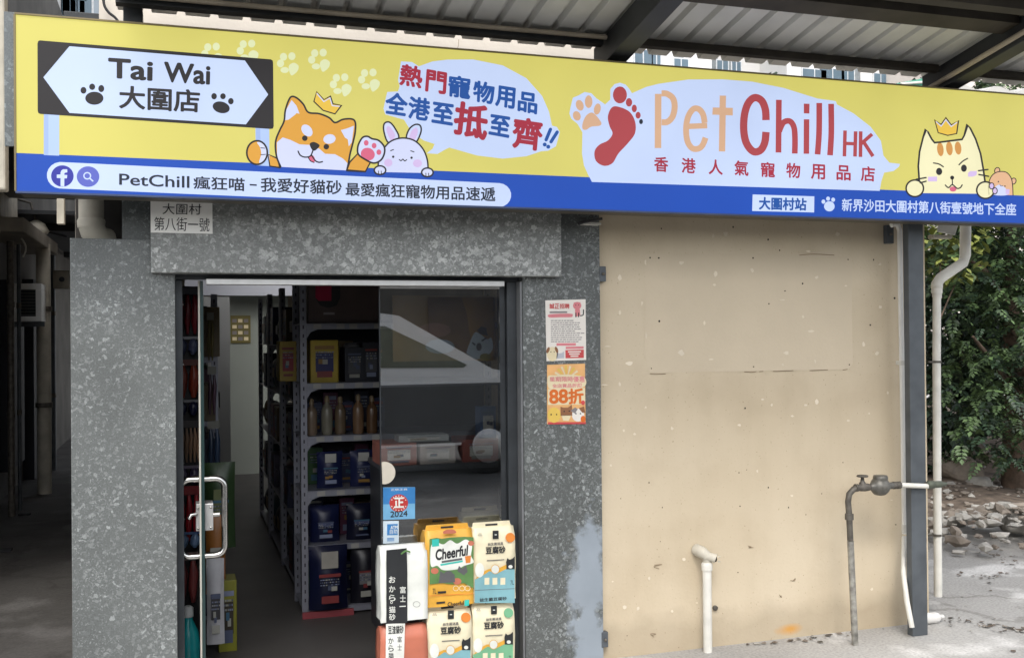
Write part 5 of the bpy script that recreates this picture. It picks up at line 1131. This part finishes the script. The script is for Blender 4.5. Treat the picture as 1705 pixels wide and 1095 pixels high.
# ------------------------------------------------------------------ alley on the left
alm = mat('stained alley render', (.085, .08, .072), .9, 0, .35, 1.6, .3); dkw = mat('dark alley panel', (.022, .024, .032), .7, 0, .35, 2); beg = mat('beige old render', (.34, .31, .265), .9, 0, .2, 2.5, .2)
nb = tag(empty('neighbour_building', (-2.5, 8, 0)), 'dark old house wall along the left side of the narrow alley', 'building')
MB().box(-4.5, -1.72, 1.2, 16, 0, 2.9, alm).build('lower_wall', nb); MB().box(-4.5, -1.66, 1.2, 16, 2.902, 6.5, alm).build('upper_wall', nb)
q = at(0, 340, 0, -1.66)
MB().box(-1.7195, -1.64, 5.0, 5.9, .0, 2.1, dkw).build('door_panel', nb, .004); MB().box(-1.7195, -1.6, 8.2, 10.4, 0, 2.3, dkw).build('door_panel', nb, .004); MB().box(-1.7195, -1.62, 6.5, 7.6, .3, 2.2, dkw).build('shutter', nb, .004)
MB().box(-1.655, -1.3, 5.2, 7.8, 2.55, 2.68, beg).build('ledge', nb, .01)
MB().box(-1.655, -1.46, 6.0, 6.6, 3.3, 4.6, mat('faded blue board', (.02, .12, .22), .6)).build('blue_board', nb, .006)
MB().box(-1.658, -1.5, 5.3, 6.3, 2.7, 3.6, pvcd).build('duct', nb, .01)
eb = tag(empty('end_building', (-1, 18, 0)), 'dim building closing the far end of the alley', 'building')
MB().box(-5, 0.5, 17, 20, 0, 7, alm).build('wall', eb); MB().box(-1.62, -.9, 16.94, 16.99, 0, 2.1, dkw).build('door', eb, .004); MB().box(-1.5, -.8, 16.94, 16.99, 3, 4, dkw).build('window', eb)
for px, Y, r, z1, mm, lb in ((73, 7.0, .07, 2.6, pvcd, 'fat pale drain pipe standing against the alley wall'), (88, 9.0, .035, 2.7, galv, 'thin grey pipe between the two fat pipes on the alley wall'), (18, 5.6, .03, 2.5, iron, 'rusty dark pipe at the near end of the alley wall'), (32, 5.9, .018, 2.5, galv, 'thinnest grey pipe beside the rusty alley pipe'), (107, 14.2, .05, 3.0, galv, 'dark pipe at the very end of the alley wall'), (99, 12.6, .06, 3.2, pvcd, 'grey pipe deep in the alley near its end')):
    x = PX(px, Y); t = tag(empty('alley_pipe', (x, Y, 0)), lb, 'pipe'); MB().tube([(x, Y, 0), (x, Y, z1)], r, mm, 12).build('pipe', t)
    for z_ in (.9, 1.9): MB().lathe((x, Y, z_), [(r*1.2, 0), (r*1.2, .05)], iron, 12).build('pipe_clip', t)
ar = tag(empty('alley_light_block', (-1.05, 6, 0)), 'low sheet roof closing over the alley between the two houses', 'roof')  # unseen cover added to darken the alley; its gap lights the air conditioner
MB().box(-1.655, xL-.002, 1.0, 5.8, 2.92, 2.96, darkst).build('sheet', ar); MB().box(-1.655, xL-.002, 7.05, 16.98, 2.92, 2.96, darkst).build('sheet', ar)
for y in (1.2, 4.1, 8, 12, 16): MB().box(-1.655, xL-.002, y, y+.06, 2.84, 2.9195, darkst).build('joist', ar)
# air conditioner
Ya = 6.6; a0, a1 = PY(20, 535, Ya), PY(69, 472, Ya)
t = tag(empty('air_conditioner', a0), 'white boxed air conditioner with dark grille hung in the alley', 'air conditioner'); acm = mat('white painted metal', (.80, .80, .79), .4, 0, .1, 6)
mb = MB(); x_, X_, z_, Z_ = a0[0], a1[0], a0[2], a1[2]; w = X_-x_
for b in ((x_, X_, Z_-.06, Z_), (x_, X_, z_, z_+.05), (x_, x_+w*.25, z_+.0505, Z_-.0605), (X_-w*.2, X_, z_+.0505, Z_-.0605)): mb.box(b[0], b[1], Ya, Ya+.5, b[2], b[3], acm)
mb.build('casing', t, .004); mb = MB()
for i in range(9): zz = z_+.06+i*(Z_-z_-.13)/8; mb.box(x_+w*.25, X_-w*.2, Ya+.02, Ya+.03, zz, zz+.012, mat('grey grille', (.08, .085, .085), .5))
mb.box(x_+w*.25, X_-w*.2, Ya+.05, Ya+.06, z_+.051, Z_-.061, dkw); mb.build('grille', t); mb = MB(); mb.box(x_-.1, X_+.02, Ya+.05, Ya+.09, z_-.05, z_-.002, galv); mb.build('support_arm', t); mb = MB(); mb.box(x_-.1, X_+.02, Ya+.4, Ya+.44, z_-.05, z_-.002, galv); mb.build('support_arm', t)
Yg = 8.5; a0, a1 = PY(88, 480, Yg), PY(112, 450, Yg); t = tag(empty('gas_meter', a0), 'small grey meter box with fittings on the alley wall behind the granite pillar', 'meter')
MB().box(a0[0], a1[0]+.05, Yg, Yg+.2, a0[2], a1[2], pvcd).build('meter_box', t, .006); MB().lathe(((a0[0]+a1[0])/2+.02, Yg-.002, (a0[2]+a1[2])/2), [(.03, 0), (.03, -.02), (.02, -.025)], galv, 12, 1).build('dial', t)
for i, (pts, Y, mm, lb) in enumerate(((((37, 385), (50, 382), (62, 383), (80, 386), (112, 394)), 7.5, cable, 'black cable sagging across the alley under the sign'), (((17, 379), (32, 392), (42, 408), (42, 420), (38, 428)), 5.8, pvc, 'pale curved cable hanging from the alley ledge'))):
    tag(MB().tube(smooth([PY(x, y, Y) for x, y in pts], False, 5), .012 if i == 0 else .009, mm, 8).build('cable'), lb, 'cable')
Yc = 7.2; q = PY(60, 385, Yc); t = tag(empty('satellite_lamp', q), 'round grey fitting hanging in the dark upper alley', 'lamp'); MB().lathe(q, [(.02, .12), (.09, .08), (.13, 0), (.11, -.03)], pvcd, 14).build('shade', t); MB().tube([(q[0], q[1], q[2]+.1), (q[0]-.05, q[1], q[2]+.3), (-1.64, q[1], q[2]+.34)], .015, iron, 8).build('arm', t)
m = MB(); m.box(PX(96, .9), PX(108, .9), .9, .96, PZ(100, 372, .9), 2.6, pvcd)
tag(m.build('wall_batten'), 'short pale batten beside the pillar top at the alley mouth', 'batten')
# litter in the alley
for i, (px, py, w) in enumerate(((78, 783, .10), (10, 918, .07), (40, 858, .06))):
    g = at(px, py, 2, 0); mb = MB(); rnd = random.Random(i); ring = [(g[0]+w*rnd.uniform(.5, 1)*math.cos(k), g[1]+w*rnd.uniform(.5, 1)*math.sin(k), .002) for k in np.linspace(0, 5.6, 8)]
    mb.prism(ring, (0, 0, .02), dirtyw if i == 0 else cable); tag(mb.build('litter_scrap'), ('pale crumpled paper scrap far up the alley floor', 'dark scrap on the alley floor at the left edge', 'dark scrap by the foot of the pale alley pipe')[i], 'litter')

# ------------------------------------------------------------------ yard on the right: rubble, trees
stone = mat('broken concrete', (.33, .315, .285), .9, 0, .25, 8, .5, 25); stone2 = mat('brown stone', (.20, .17, .14), .95, 0, .35, 8, .6, 25)
def rock(c, r, mm, rnd, sq=(1, 1, .6)):
    phi = (1+5**.5)/2; vs_ = [(-1, phi, 0), (1, phi, 0), (-1, -phi, 0), (1, -phi, 0), (0, -1, phi), (0, 1, phi), (0, -1, -phi), (0, 1, -phi), (phi, 0, -1), (phi, 0, 1), (-phi, 0, -1), (-phi, 0, 1)]
    fs = [(0, 11, 5), (0, 5, 1), (0, 1, 7), (0, 7, 10), (0, 10, 11), (1, 5, 9), (5, 11, 4), (11, 10, 2), (10, 7, 6), (7, 1, 8), (3, 9, 4), (3, 4, 2), (3, 2, 6), (3, 6, 8), (3, 8, 9), (4, 9, 5), (2, 4, 11), (6, 2, 10), (8, 6, 7), (9, 8, 1)]
    q = rnd.uniform(0, 6); out = []
    for v in vs_:
        k = r/1.9*rnd.uniform(.62, 1.2); x, y, z = v[0]*k*sq[0], v[1]*k*sq[1], v[2]*k*sq[2]; out.append((c[0]+x*math.cos(q)-y*math.sin(q), c[1]+x*math.sin(q)+y*math.cos(q), c[2]+z))
    return out, fs, mm
rnd = random.Random(9); mb = MB()
def soilz(x, y):
    y0 = 2.55-1.15*min(1, max(0, (x-5.3)/3.2)); v = max(0, (y-y0)/(11-y0)); return .34*min(1, v*3.2)*(.75+.25*math.sin(x*1.7+y))
hc = at(1700, 880, 2, .1)
for i in range(700):
    x = hc[0]+rnd.gauss(.35, .48); y = hc[1]+rnd.gauss(.0, .38); d = math.hypot(x-hc[0], y-hc[1])
    if y < .9: continue
    mb.add(*rock((x, y, soilz(x, y)+max(0, .28-.3*d)+rnd.uniform(0, .02)), rnd.choice((.02, .03, .035, .045, .06, .09)), stone if rnd.random() < .42 else stone2, rnd, (rnd.uniform(.8, 1.5), rnd.uniform(.5, .9), rnd.uniform(.3, .6))))
for i in range(1300):
    x = rnd.uniform(4.5, 10); y = rnd.uniform(1.5, 5.5)
    if y < 2.5-1.15*min(1, max(0, (x-5.3)/3.2))+rnd.uniform(-.25, .1): continue
    mb.add(*rock((x, y, soilz(x, y)+.005), rnd.choice((.015, .02, .03, .045)), stone2 if rnd.random() < .75 else stone, rnd))
mb.build('rubble', kind='stuff')
mb = MB()
for path, k, sp_ in ((((1575, 1030), (1610, 1036), (1640, 1042), (1680, 1046), (1705, 1046)), 55, 5), (((1240, 1072), (1330, 1063), (1400, 1052), (1480, 1042)), 60, 6), (((1600, 950), (1640, 960), (1690, 952)), 25, 8), (((1560, 880), (1600, 900), (1650, 925), (1700, 935)), 90, 10), (((1580, 1000), (1690, 1085)), 14, 40)):
    P_ = smooth(path, False, 8)
    for i in range(k):
        px, py = P_[rnd.randrange(len(P_))]; g = at(px+rnd.gauss(0, sp_*1.6), py+rnd.gauss(0, sp_*.5), 2, .005)
        if g[1] > -.0 and g[0] < 3.95: continue
        w = rnd.choice((.006, .01, .014, .022)); q0 = rnd.uniform(0, 6)
        mb.add([(g[0]+w*rnd.uniform(.5, 1.2)*math.cos(q0+q), g[1]+w*rnd.uniform(.5, 1.2)*math.sin(q0+q), .005+rnd.uniform(0, .006)) for q in (0, 1.5, 3, 4.6)], [(0, 1, 2, 3)], rnd.choice((soil, soil, iron, stone2, stone)))
mb.build('leaf_litter', kind='stuff')
def one_rock(name, label, px, py, Y, r, mm, sq=(1, 1, .7), cat='stone', dz=0):
    q = PY(px, py, Y); v, f, k = rock((q[0], q[1], q[2]+dz), r, mm, random.Random(int(px))); o = MB().add(v, f, k).build(name); md = o.modifiers.new('bevel', 'BEVEL'); md.width = r*.12; md.segments = 2; return tag(o, label, cat)
one_rock('boulder', 'large brown boulder half hidden in shade under the trees', 1598, 785, 3.6, .36, stone2)
one_rock('concrete_block', 'grey concrete lump right of the boulder under the trees', 1632, 805, 3.3, .17, stone)
one_rock('concrete_slab', 'long pale broken slab tilted on top of the rubble heap', 1658, 856, 1.85, .20, stone, (1.6, .5, .5))
one_rock('concrete_chunk', 'big white chunk low on the front of the rubble heap', 1690, 868, 1.75, .16, stone)
one_rock('concrete_chunk', 'grey brown chunk at the left edge of the rubble by the downpipe', 1582, 866, 2.3, .15, stone)
def leafmat(name, c, v=.4):
    m = bpy.data.materials.new(name); m.use_nodes = True; N, L = m.node_tree.nodes, m.node_tree.links; b = N['Principled BSDF']; b.inputs['Roughness'].default_value = .5
    g = N.new('ShaderNodeNewGeometry'); r = N.new('ShaderNodeValToRGB'); e = r.color_ramp.elements
    e[0].color = (*[x*(1-v) for x in c], 1); e[1].color = (c[0]*(1+v*1.2), c[1]*(1+v), c[2]*(1+v*.6), 1); L.new(g.outputs['Random Per Island'], r.inputs[0]); L.new(r.outputs[0], b.inputs['Base Color'])
    try: b.inputs['Subsurface Weight'].default_value = 0
    except Exception: pass
    return m
lf1 = leafmat('green leaf', (.056, .10, .042), .6); lf2 = leafmat('dark leaf', (.018, .040, .022), .6); lf3 = leafmat('yellow green leaf', (.16, .19, .05)); bark = mat('brown bark', (.10, .07, .05), .95, 0, .4, 14, .8, 40)
def crown(blobs, n, size, mm, rnd, pinnate=False, droop=.5, mm2=None, p2=0):
    V = []; Fc = []; Mi = []; o = 0
    tot = sum(b[3]*b[4]*b[5] for b in blobs)
    for (cx, cy, cz_, rx, ry, rz_) in blobs:
        for _ in range(int(n*rx*ry*rz_/tot)+1):
            while True:
                p = np.array([rnd.uniform(-1, 1) for _ in range(3)]); d = np.linalg.norm(p)
                if .3 < d < 1: break
            p = p/d*(d**.45); P = np.array([cx+p[0]*rx, cy+p[1]*ry, cz_+p[2]*rz_]); az = rnd.uniform(0, 6.283)
            ax = np.array([math.cos(az), math.sin(az), -droop*rnd.uniform(.2, 1.5)]); ax /= np.linalg.norm(ax)
            sd_ = np.cross(ax, (0, 0, 1)); sd_ /= np.linalg.norm(sd_); up = np.cross(sd_, ax); s = size*rnd.uniform(.7, 1.3); k = 1 if (mm2 and rnd.random() < p2) else 0
            items = [(P, ax, sd_, s)] if not pinnate else []
            if pinnate:
                for q in range(4):
                    for sg in (-1, 1):
                        l = s*(.55-.06*q); da = ax*.45+sd_*sg*.9+up*rnd.uniform(-.25, .1); items.append((P+ax*s*(.35+q*.32), da/np.linalg.norm(da), np.cross(da, up)/np.linalg.norm(np.cross(da, up)), l))
                items.append((P+ax*s*1.5, ax, sd_, s*.5))
            for (b0, d0, s0, l) in items:
                w = l*(.34 if not pinnate else .30)
                V += [b0, b0+d0*l*.45+s0*w, b0+d0*l+up*(-.12*l), b0+d0*l*.45-s0*w]; Fc.append((o, o+1, o+2, o+3)); Mi.append(k); o += 4
    return V, Fc, Mi
def tree(name, label, base, trunk, limbs, blobs, n, size, mm, pin, droop=.5, mm2=None, p2=0, seed=1, cat='tree'):
    rnd = random.Random(seed); t = tag(empty(name, base), label, cat)
    mb = MB(); mb.tube(*trunk, bark, 10)
    for l in limbs: mb.tube(*l, bark, 7)
    mb.build('trunk', t)
    V, Fc, Mi = crown(blobs, n, size, mm, rnd, pin, droop, mm2, p2)
    mb = MB(); mb.mats = [mm]+([mm2] if mm2 else []); mb.v = [tuple(map(float, v)) for v in V]; mb.f = Fc; mb.fm = Mi; mb.sm = [False]*len(Fc); mb.build('crown', t)
def G(px, py, Y): return PY(px, py, Y)
def blob(px, py, Y, rx, ry, rz_): q = PY(px, py, Y); return (*q, rx, ry, rz_)
tb = PY(1690, 838, 3.2)
tree('leafy_tree', 'tall dark leafed tree with brown trunk at the right edge of the picture', (tb[0], tb[1], tb[2]-.1), ([(tb[0], 3.2, tb[2]-.15), PY(1688, 760, 3.2), PY(1692, 660, 3.25), PY(1682, 500, 3.3), PY(1690, 300, 3.3)], [.14, .11, .10, .075, .04]),
     [([PY(1692, 660, 3.25), PY(1650, 600, 3.1), PY(1620, 560, 2.9)], [.045, .03, .012]), ([PY(1684, 520, 3.3), PY(1640, 450, 3.1), PY(1610, 430, 3)], [.04, .025, .01]), ([PY(1690, 640, 3.2), PY(1720, 600, 3), PY(1760, 560, 2.9)], [.04, .03, .01])],
     [blob(1660, 540, 2.9, .5, .45, .36), blob(1700, 640, 2.75, .5, .4, .42), blob(1630, 640, 3.1, .4, .4, .32), blob(1650, 720, 2.9, .42, .4, .26), blob(1720, 480, 3, .6, .5, .4), blob(1640, 440, 3.2, .55, .5, .3), blob(1700, 360, 3.3, .8, .6, .5), blob(1620, 350, 3.4, .6, .5, .4), blob(1770, 560, 3, .6, .5, .6), blob(1690, 240, 3.4, 1, .7, .7), blob(1710, 740, 2.95, .35, .35, .2)], 3000, .115, lf1, True, .8, lf2, .4, 2)
tree('leafy_tree', 'yellow green broad leafed sapling just beyond the downpipe elbow', (*PY(1580, 860, 2.6)[:2], .1), ([PY(1562, 850, 2.6), PY(1560, 640, 2.6), PY(1566, 430, 2.6)], [.013, .010, .006]), [([PY(1561, 540, 2.6), PY(1600, 450, 2.6)], [.008, .005])],
     [blob(1585, 430, 2.6, .28, .3, .22), blob(1565, 400, 2.7, .3, .3, .2), blob(1610, 390, 2.7, .25, .3, .16)], 420, .10, lf3, False, .6, lf1, .5, 3)
tree('dense_shrub', 'dense dark shrub hanging over the boulder behind the downpipe', (*PY(1600, 820, 4.2)[:2], .2), ([PY(1600, 830, 4.2), PY(1598, 700, 4.2), PY(1604, 520, 4.2)], [.05, .04, .02]), [],
     [blob(1590, 560, 4.0, .55, .5, .55), blob(1580, 680, 3.9, .5, .4, .45), blob(1640, 620, 4.1, .6, .5, .6), blob(1600, 470, 4.1, .6, .5, .5), blob(1570, 745, 3.8, .4, .35, .3), blob(1690, 560, 4.4, .8, .5, .8)], 4200, .11, lf2, False, .8, lf1, .25, 4, 'shrub')
tree('dense_shrub', 'darkest hedge like shrub mass furthest back behind the trees', (8.6, 6.2, .3), ([(8.6, 6.2, .2), (8.6, 6.2, 1.5), (8.5, 6.2, 3)], [.09, .08, .03]), [],
     [(7.0+i*1.0, 6.4+.3*math.sin(i*2.1), z_, .85, .6, .75) for i in range(6) for z_ in (.8, 1.9, 3.0, 4.1)], 9000, .16, lf2, False, .6, None, 0, 5, 'shrub')

# ------------------------------------------------------------------ distant towers, awning, gutter bits above the sign
tw = [mat('pale tower render', (.58, .57, .55), .8, 0, .06, .1), mat('white tower render', (.66, .66, .65), .8, 0, .05, .1), mat('warm tower render', (.60, .55, .50), .8, 0, .05, .1)]
wg = mat('tower window glass', (.10, .15, .19), .15, 0, .3, .2); wf = mat('tower window frame', (.55, .57, .58), .5); fin = mat('tower recess shade', (.20, .22, .23), .8)
def tower(label, pxa, pxb, Y, depth, top, mm, wpx, wpy, rnd):
    xa, xb = PX(pxa, Y, 110), PX(pxb, Y, 110)
    t = tag(empty('apartment_tower', ((xa+xb)/2, Y+depth/2, 0)), label, 'building')
    MB().box(xa, xb, Y, Y+depth, 0, top, mm).build('wall', t); MB().box(xa-.3, xb+.3, Y-.3, Y+depth+.3, top+.01, top+.8, mm).build('parapet', t)
    for (p, q, w, h) in wpx:
        for dz in (0, -2.9, 2.9):
            c = PY(p, q, Y); z = c[2]+dz
            f = MB(); f.box(c[0]-w/2, c[0]+w/2, Y-.12, Y-.005, z-h/2, z+h/2, wf); f = f.build('window', t)
            g = MB(); g.box(c[0]-w/2+.1, c[0]-.05, Y-.14, Y-.121, z-h/2+.1, z+h/2-.1, wg); g.box(c[0]+.05, c[0]+w/2-.1, Y-.14, Y-.121, z-h/2+.1, z+h/2-.1, wg); g.build('pane', f)
    for p in wpy:
        c = PX(p, Y, 110); MB().box(c-.35, c+.35, Y-.1, Y-.002, 0, top, fin).build('recess', t)  # flat dark strip on the wall, shade of a recess put into its colour
    return t
tower('white apartment tower with dark recesses seen behind the left end of the logo', 1040, 1185, 62, 14, 40, tw[1], [(1070, 98, 1.5, 1.4), (1133, 112, 1.3, 1.3), (1092, 100, .8, 1.4)], [1082, 1130], rnd)
tower('pale tower with narrow windows seen above the middle of the logo', 1192, 1300, 70, 14, 44, tw[0], [(1202, 116, 1.2, 1.6), (1225, 118, 1.0, 1.6)], [1188, 1213], rnd)
tower('grey white apartment tower with paired windows near the green awning', 1310, 1480, 66, 14, 42, tw[1], [(1355, 128, 2.4, 1.3), (1385, 128, 2.4, 1.4), (1410, 130, 1.4, 1.5), (1465, 132, 1.5, 1)], [1340, 1400, 1425], rnd)
tower('warm pale apartment tower at the far right behind the canopy', 1590, 1850, 58, 14, 38, tw[2], [(1640, 150, 1.6, 1.3)], [], rnd)
tower('blue grey glass tower seen over the left end of the sign', 85, 152, 55, 12, 45, mat('blue grey tower', (.30, .36, .40), .5, 0, .1, .3), [(95, 12, .9, 1.2), (105, 12, .9, 1.2), (116, 12, .9, 1.2), (128, 14, 1.2, 1.0), (143, 12, .8, 1.3)], [], rnd)
tower('white tower beside the blue grey one over the left end of the sign', 40, 84, 50, 12, 40, tw[1], [(58, 14, 1.0, 1.3)], [], rnd)
# green awning and pale sheet roofs behind
t = tag(empty('green_awning', PY(1540, 150, 1.6)), 'green cloth awning edge showing above the sign near the right beam', 'awning'); ga = mat('green cloth', (.10, .34, .24), .7, 0, .15, 3)
q = [PY(1480, 146, 1.4), PY(1535, 130, 2.6), PY(1552, 146, 2.6), PY(1552, 160, 1.4), PY(1460, 160, 1.4)]
mb = MB(); mb.prism([PY(1470, 150, 1.6), PY(1500, 139, 1.6), PY(1535, 131, 1.6), PY(1550, 145, 1.6), PY(1550, 185, 1.6), PY(1470, 185, 1.6)], (0, .9, .1), ga); mb.build('cloth', t)
MB().tube([PY(1500, 140, 1.59), PY(1540, 137, 1.59), PY(1551, 142, 1.59)], .01, pvc, 6).build('rail', t); MB().tube([(PX(1512, 1.9, 150), 1.9, 2.73), (PX(1512, 1.9, 150), 1.9, PZ(1512, 160, 1.9))], .02, galv, 8).build('leg', t)
t = tag(empty('sheet_roof', (PX(1650, 2.5, 150), 3, 0)), 'pale wavy plastic sheet roof beyond the right end of the sign', 'roof'); mb = MB(); shp = mat('dirty white sheet', (.46, .45, .42), .6, 0, .12, 3)
xa = PX(1588, 2.2, 150); za = PZ(1600, 145, 2.2); prof = []
for i in range(60): x = xa+i*.06; prof.append((x, za+.022*math.sin(i*1.05)+.035*(i*.06)**1.5))
n = len(prof); vs_ = [(x, 2.2, z) for x, z in prof]+[(x, 3.4, z+.12) for x, z in prof]; mb.add(vs_+[(a_, b_, c_-.4) for a_, b_, c_ in vs_[:n]], [(i, i+1, n+i+1, n+i) for i in range(n-1)]+[(2*n+i, 2*n+i+1, i+1, i) for i in range(n-1)], shp); mb.build('sheet', t)
for i in range(2): x = xa+2.3+i*1.1; MB().box(x, x+.05, 2.4, 2.45, 0, za-.05, galv).build('leg', t)
# bits over the left end of the sign
tag(MB().box(PX(107, .2, 20), PX(168, .2, 20), .16, .3, PZ(140, 60, .2), PZ(140, 25, .2)+.0, darkst).build('gutter_end', None, .005), 'dark metal gutter end above the left part of the sign', 'gutter')
tag(MB().tube(smooth([PY(172, -20, -.02), PY(173, 6, -.02), PY(180, 20, -.02), PY(192, 30, -.02), PY(199, 40, -.02)], False, 5), .006, cable, 8).build('cable'), 'black cable looping over the cream wall above the sign', 'cable')
tag(MB().box(-.9, PX(8, .6, 40), .6, .7, 2.3, 3.4, pvcd).build('wall_duct', None, .01), 'grey beige duct at the extreme upper left above the sign panel', 'duct')

# ------------------------------------------------------------------ car across the road (seen as a reflection in the glass)
car = tag(empty('parked_car', (.8, -7.6, 0)), 'white car parked across the road, mirrored in the glass panel', 'car')
cwm = mat('white car paint', (.80, .81, .82), .2, 0, .02, 2); ctm = mat('tyre rubber', (.02, .02, .02), .8); cgl = mat('car window glass', (.16, .175, .14), .08)
side = [(-1.6, .35), (-1.65, .8), (-1.55, 1.18), (-1.2, 1.82), (-.9, 1.9), (1.9, 1.9), (2.35, 1.84), (3.45, 1.22), (4.3, 1.05), (4.45, .8), (4.45, .35)]
mb = MB(); mb.prism([(x, -6.6, z) for x, z in side], (0, -1.75, 0), cwm); mb.build('body', car, .05, 3); MB().prism([(x, -6.597, z) for x, z in [(-1.6, .38), (-1.62, .78), (-1.58, 1.05), (3.7, 1.06), (4.38, .82), (4.38, .38)]], (0, -.01, 0), mat('darkened lower car body', (.10, .105, .11), .35, 0, .1, 2)).build('lower_body_shade', car)  # grey sheet added over the white body to darken its lower reflection
for w in ([(-1.1, 1.3), (-.9, 1.74), (.3, 1.76), (.3, 1.27)], [(.42, 1.27), (.42, 1.76), (1.6, 1.76), (1.6, 1.26)], [(1.72, 1.26), (1.72, 1.75), (2.2, 1.72), (3.15, 1.27), (3.1, 1.24)]): MB().prism([(x, -6.592, z) for x, z in w], (0, -.006, 0), cgl).build('window', car)
for x in (-.7, 3.4):
    w = MB().lathe((x, -6.75, .33), [(.2, .16), (.33, .15), (.34, .06), (.33, -.02)], ctm, 22, 1).build('wheel', car); MB().lathe((x, -6.58, .33), [(.2, 0), (.19, .012), (.05, .02)], alu, 18, 1).build('rim', w)
for x in (.6, 1.9): MB().box(x, x+.2, -6.598, -6.57, 1.10, 1.13, pk).build('door_handle', car)
ob = tag(empty('reflection_backdrop', (3, -13, 0)), 'low dark grey building across the road behind the parked car', 'building'); MB().box(-14, 18, -16, -13, 0, 2.9, alm).build('wall', ob); MB().box(-14.1, 18.1, -16.1, -12.9, 2.902, 3.05, alm).build('parapet', ob)  # unseen block added so the glass mirrors something dark around the car
for i in range(6): MB().box(-9+i*4.4, -7+i*4.4, -12.99, -12.95, 1.2, 2.3, dkw).build('window', ob)
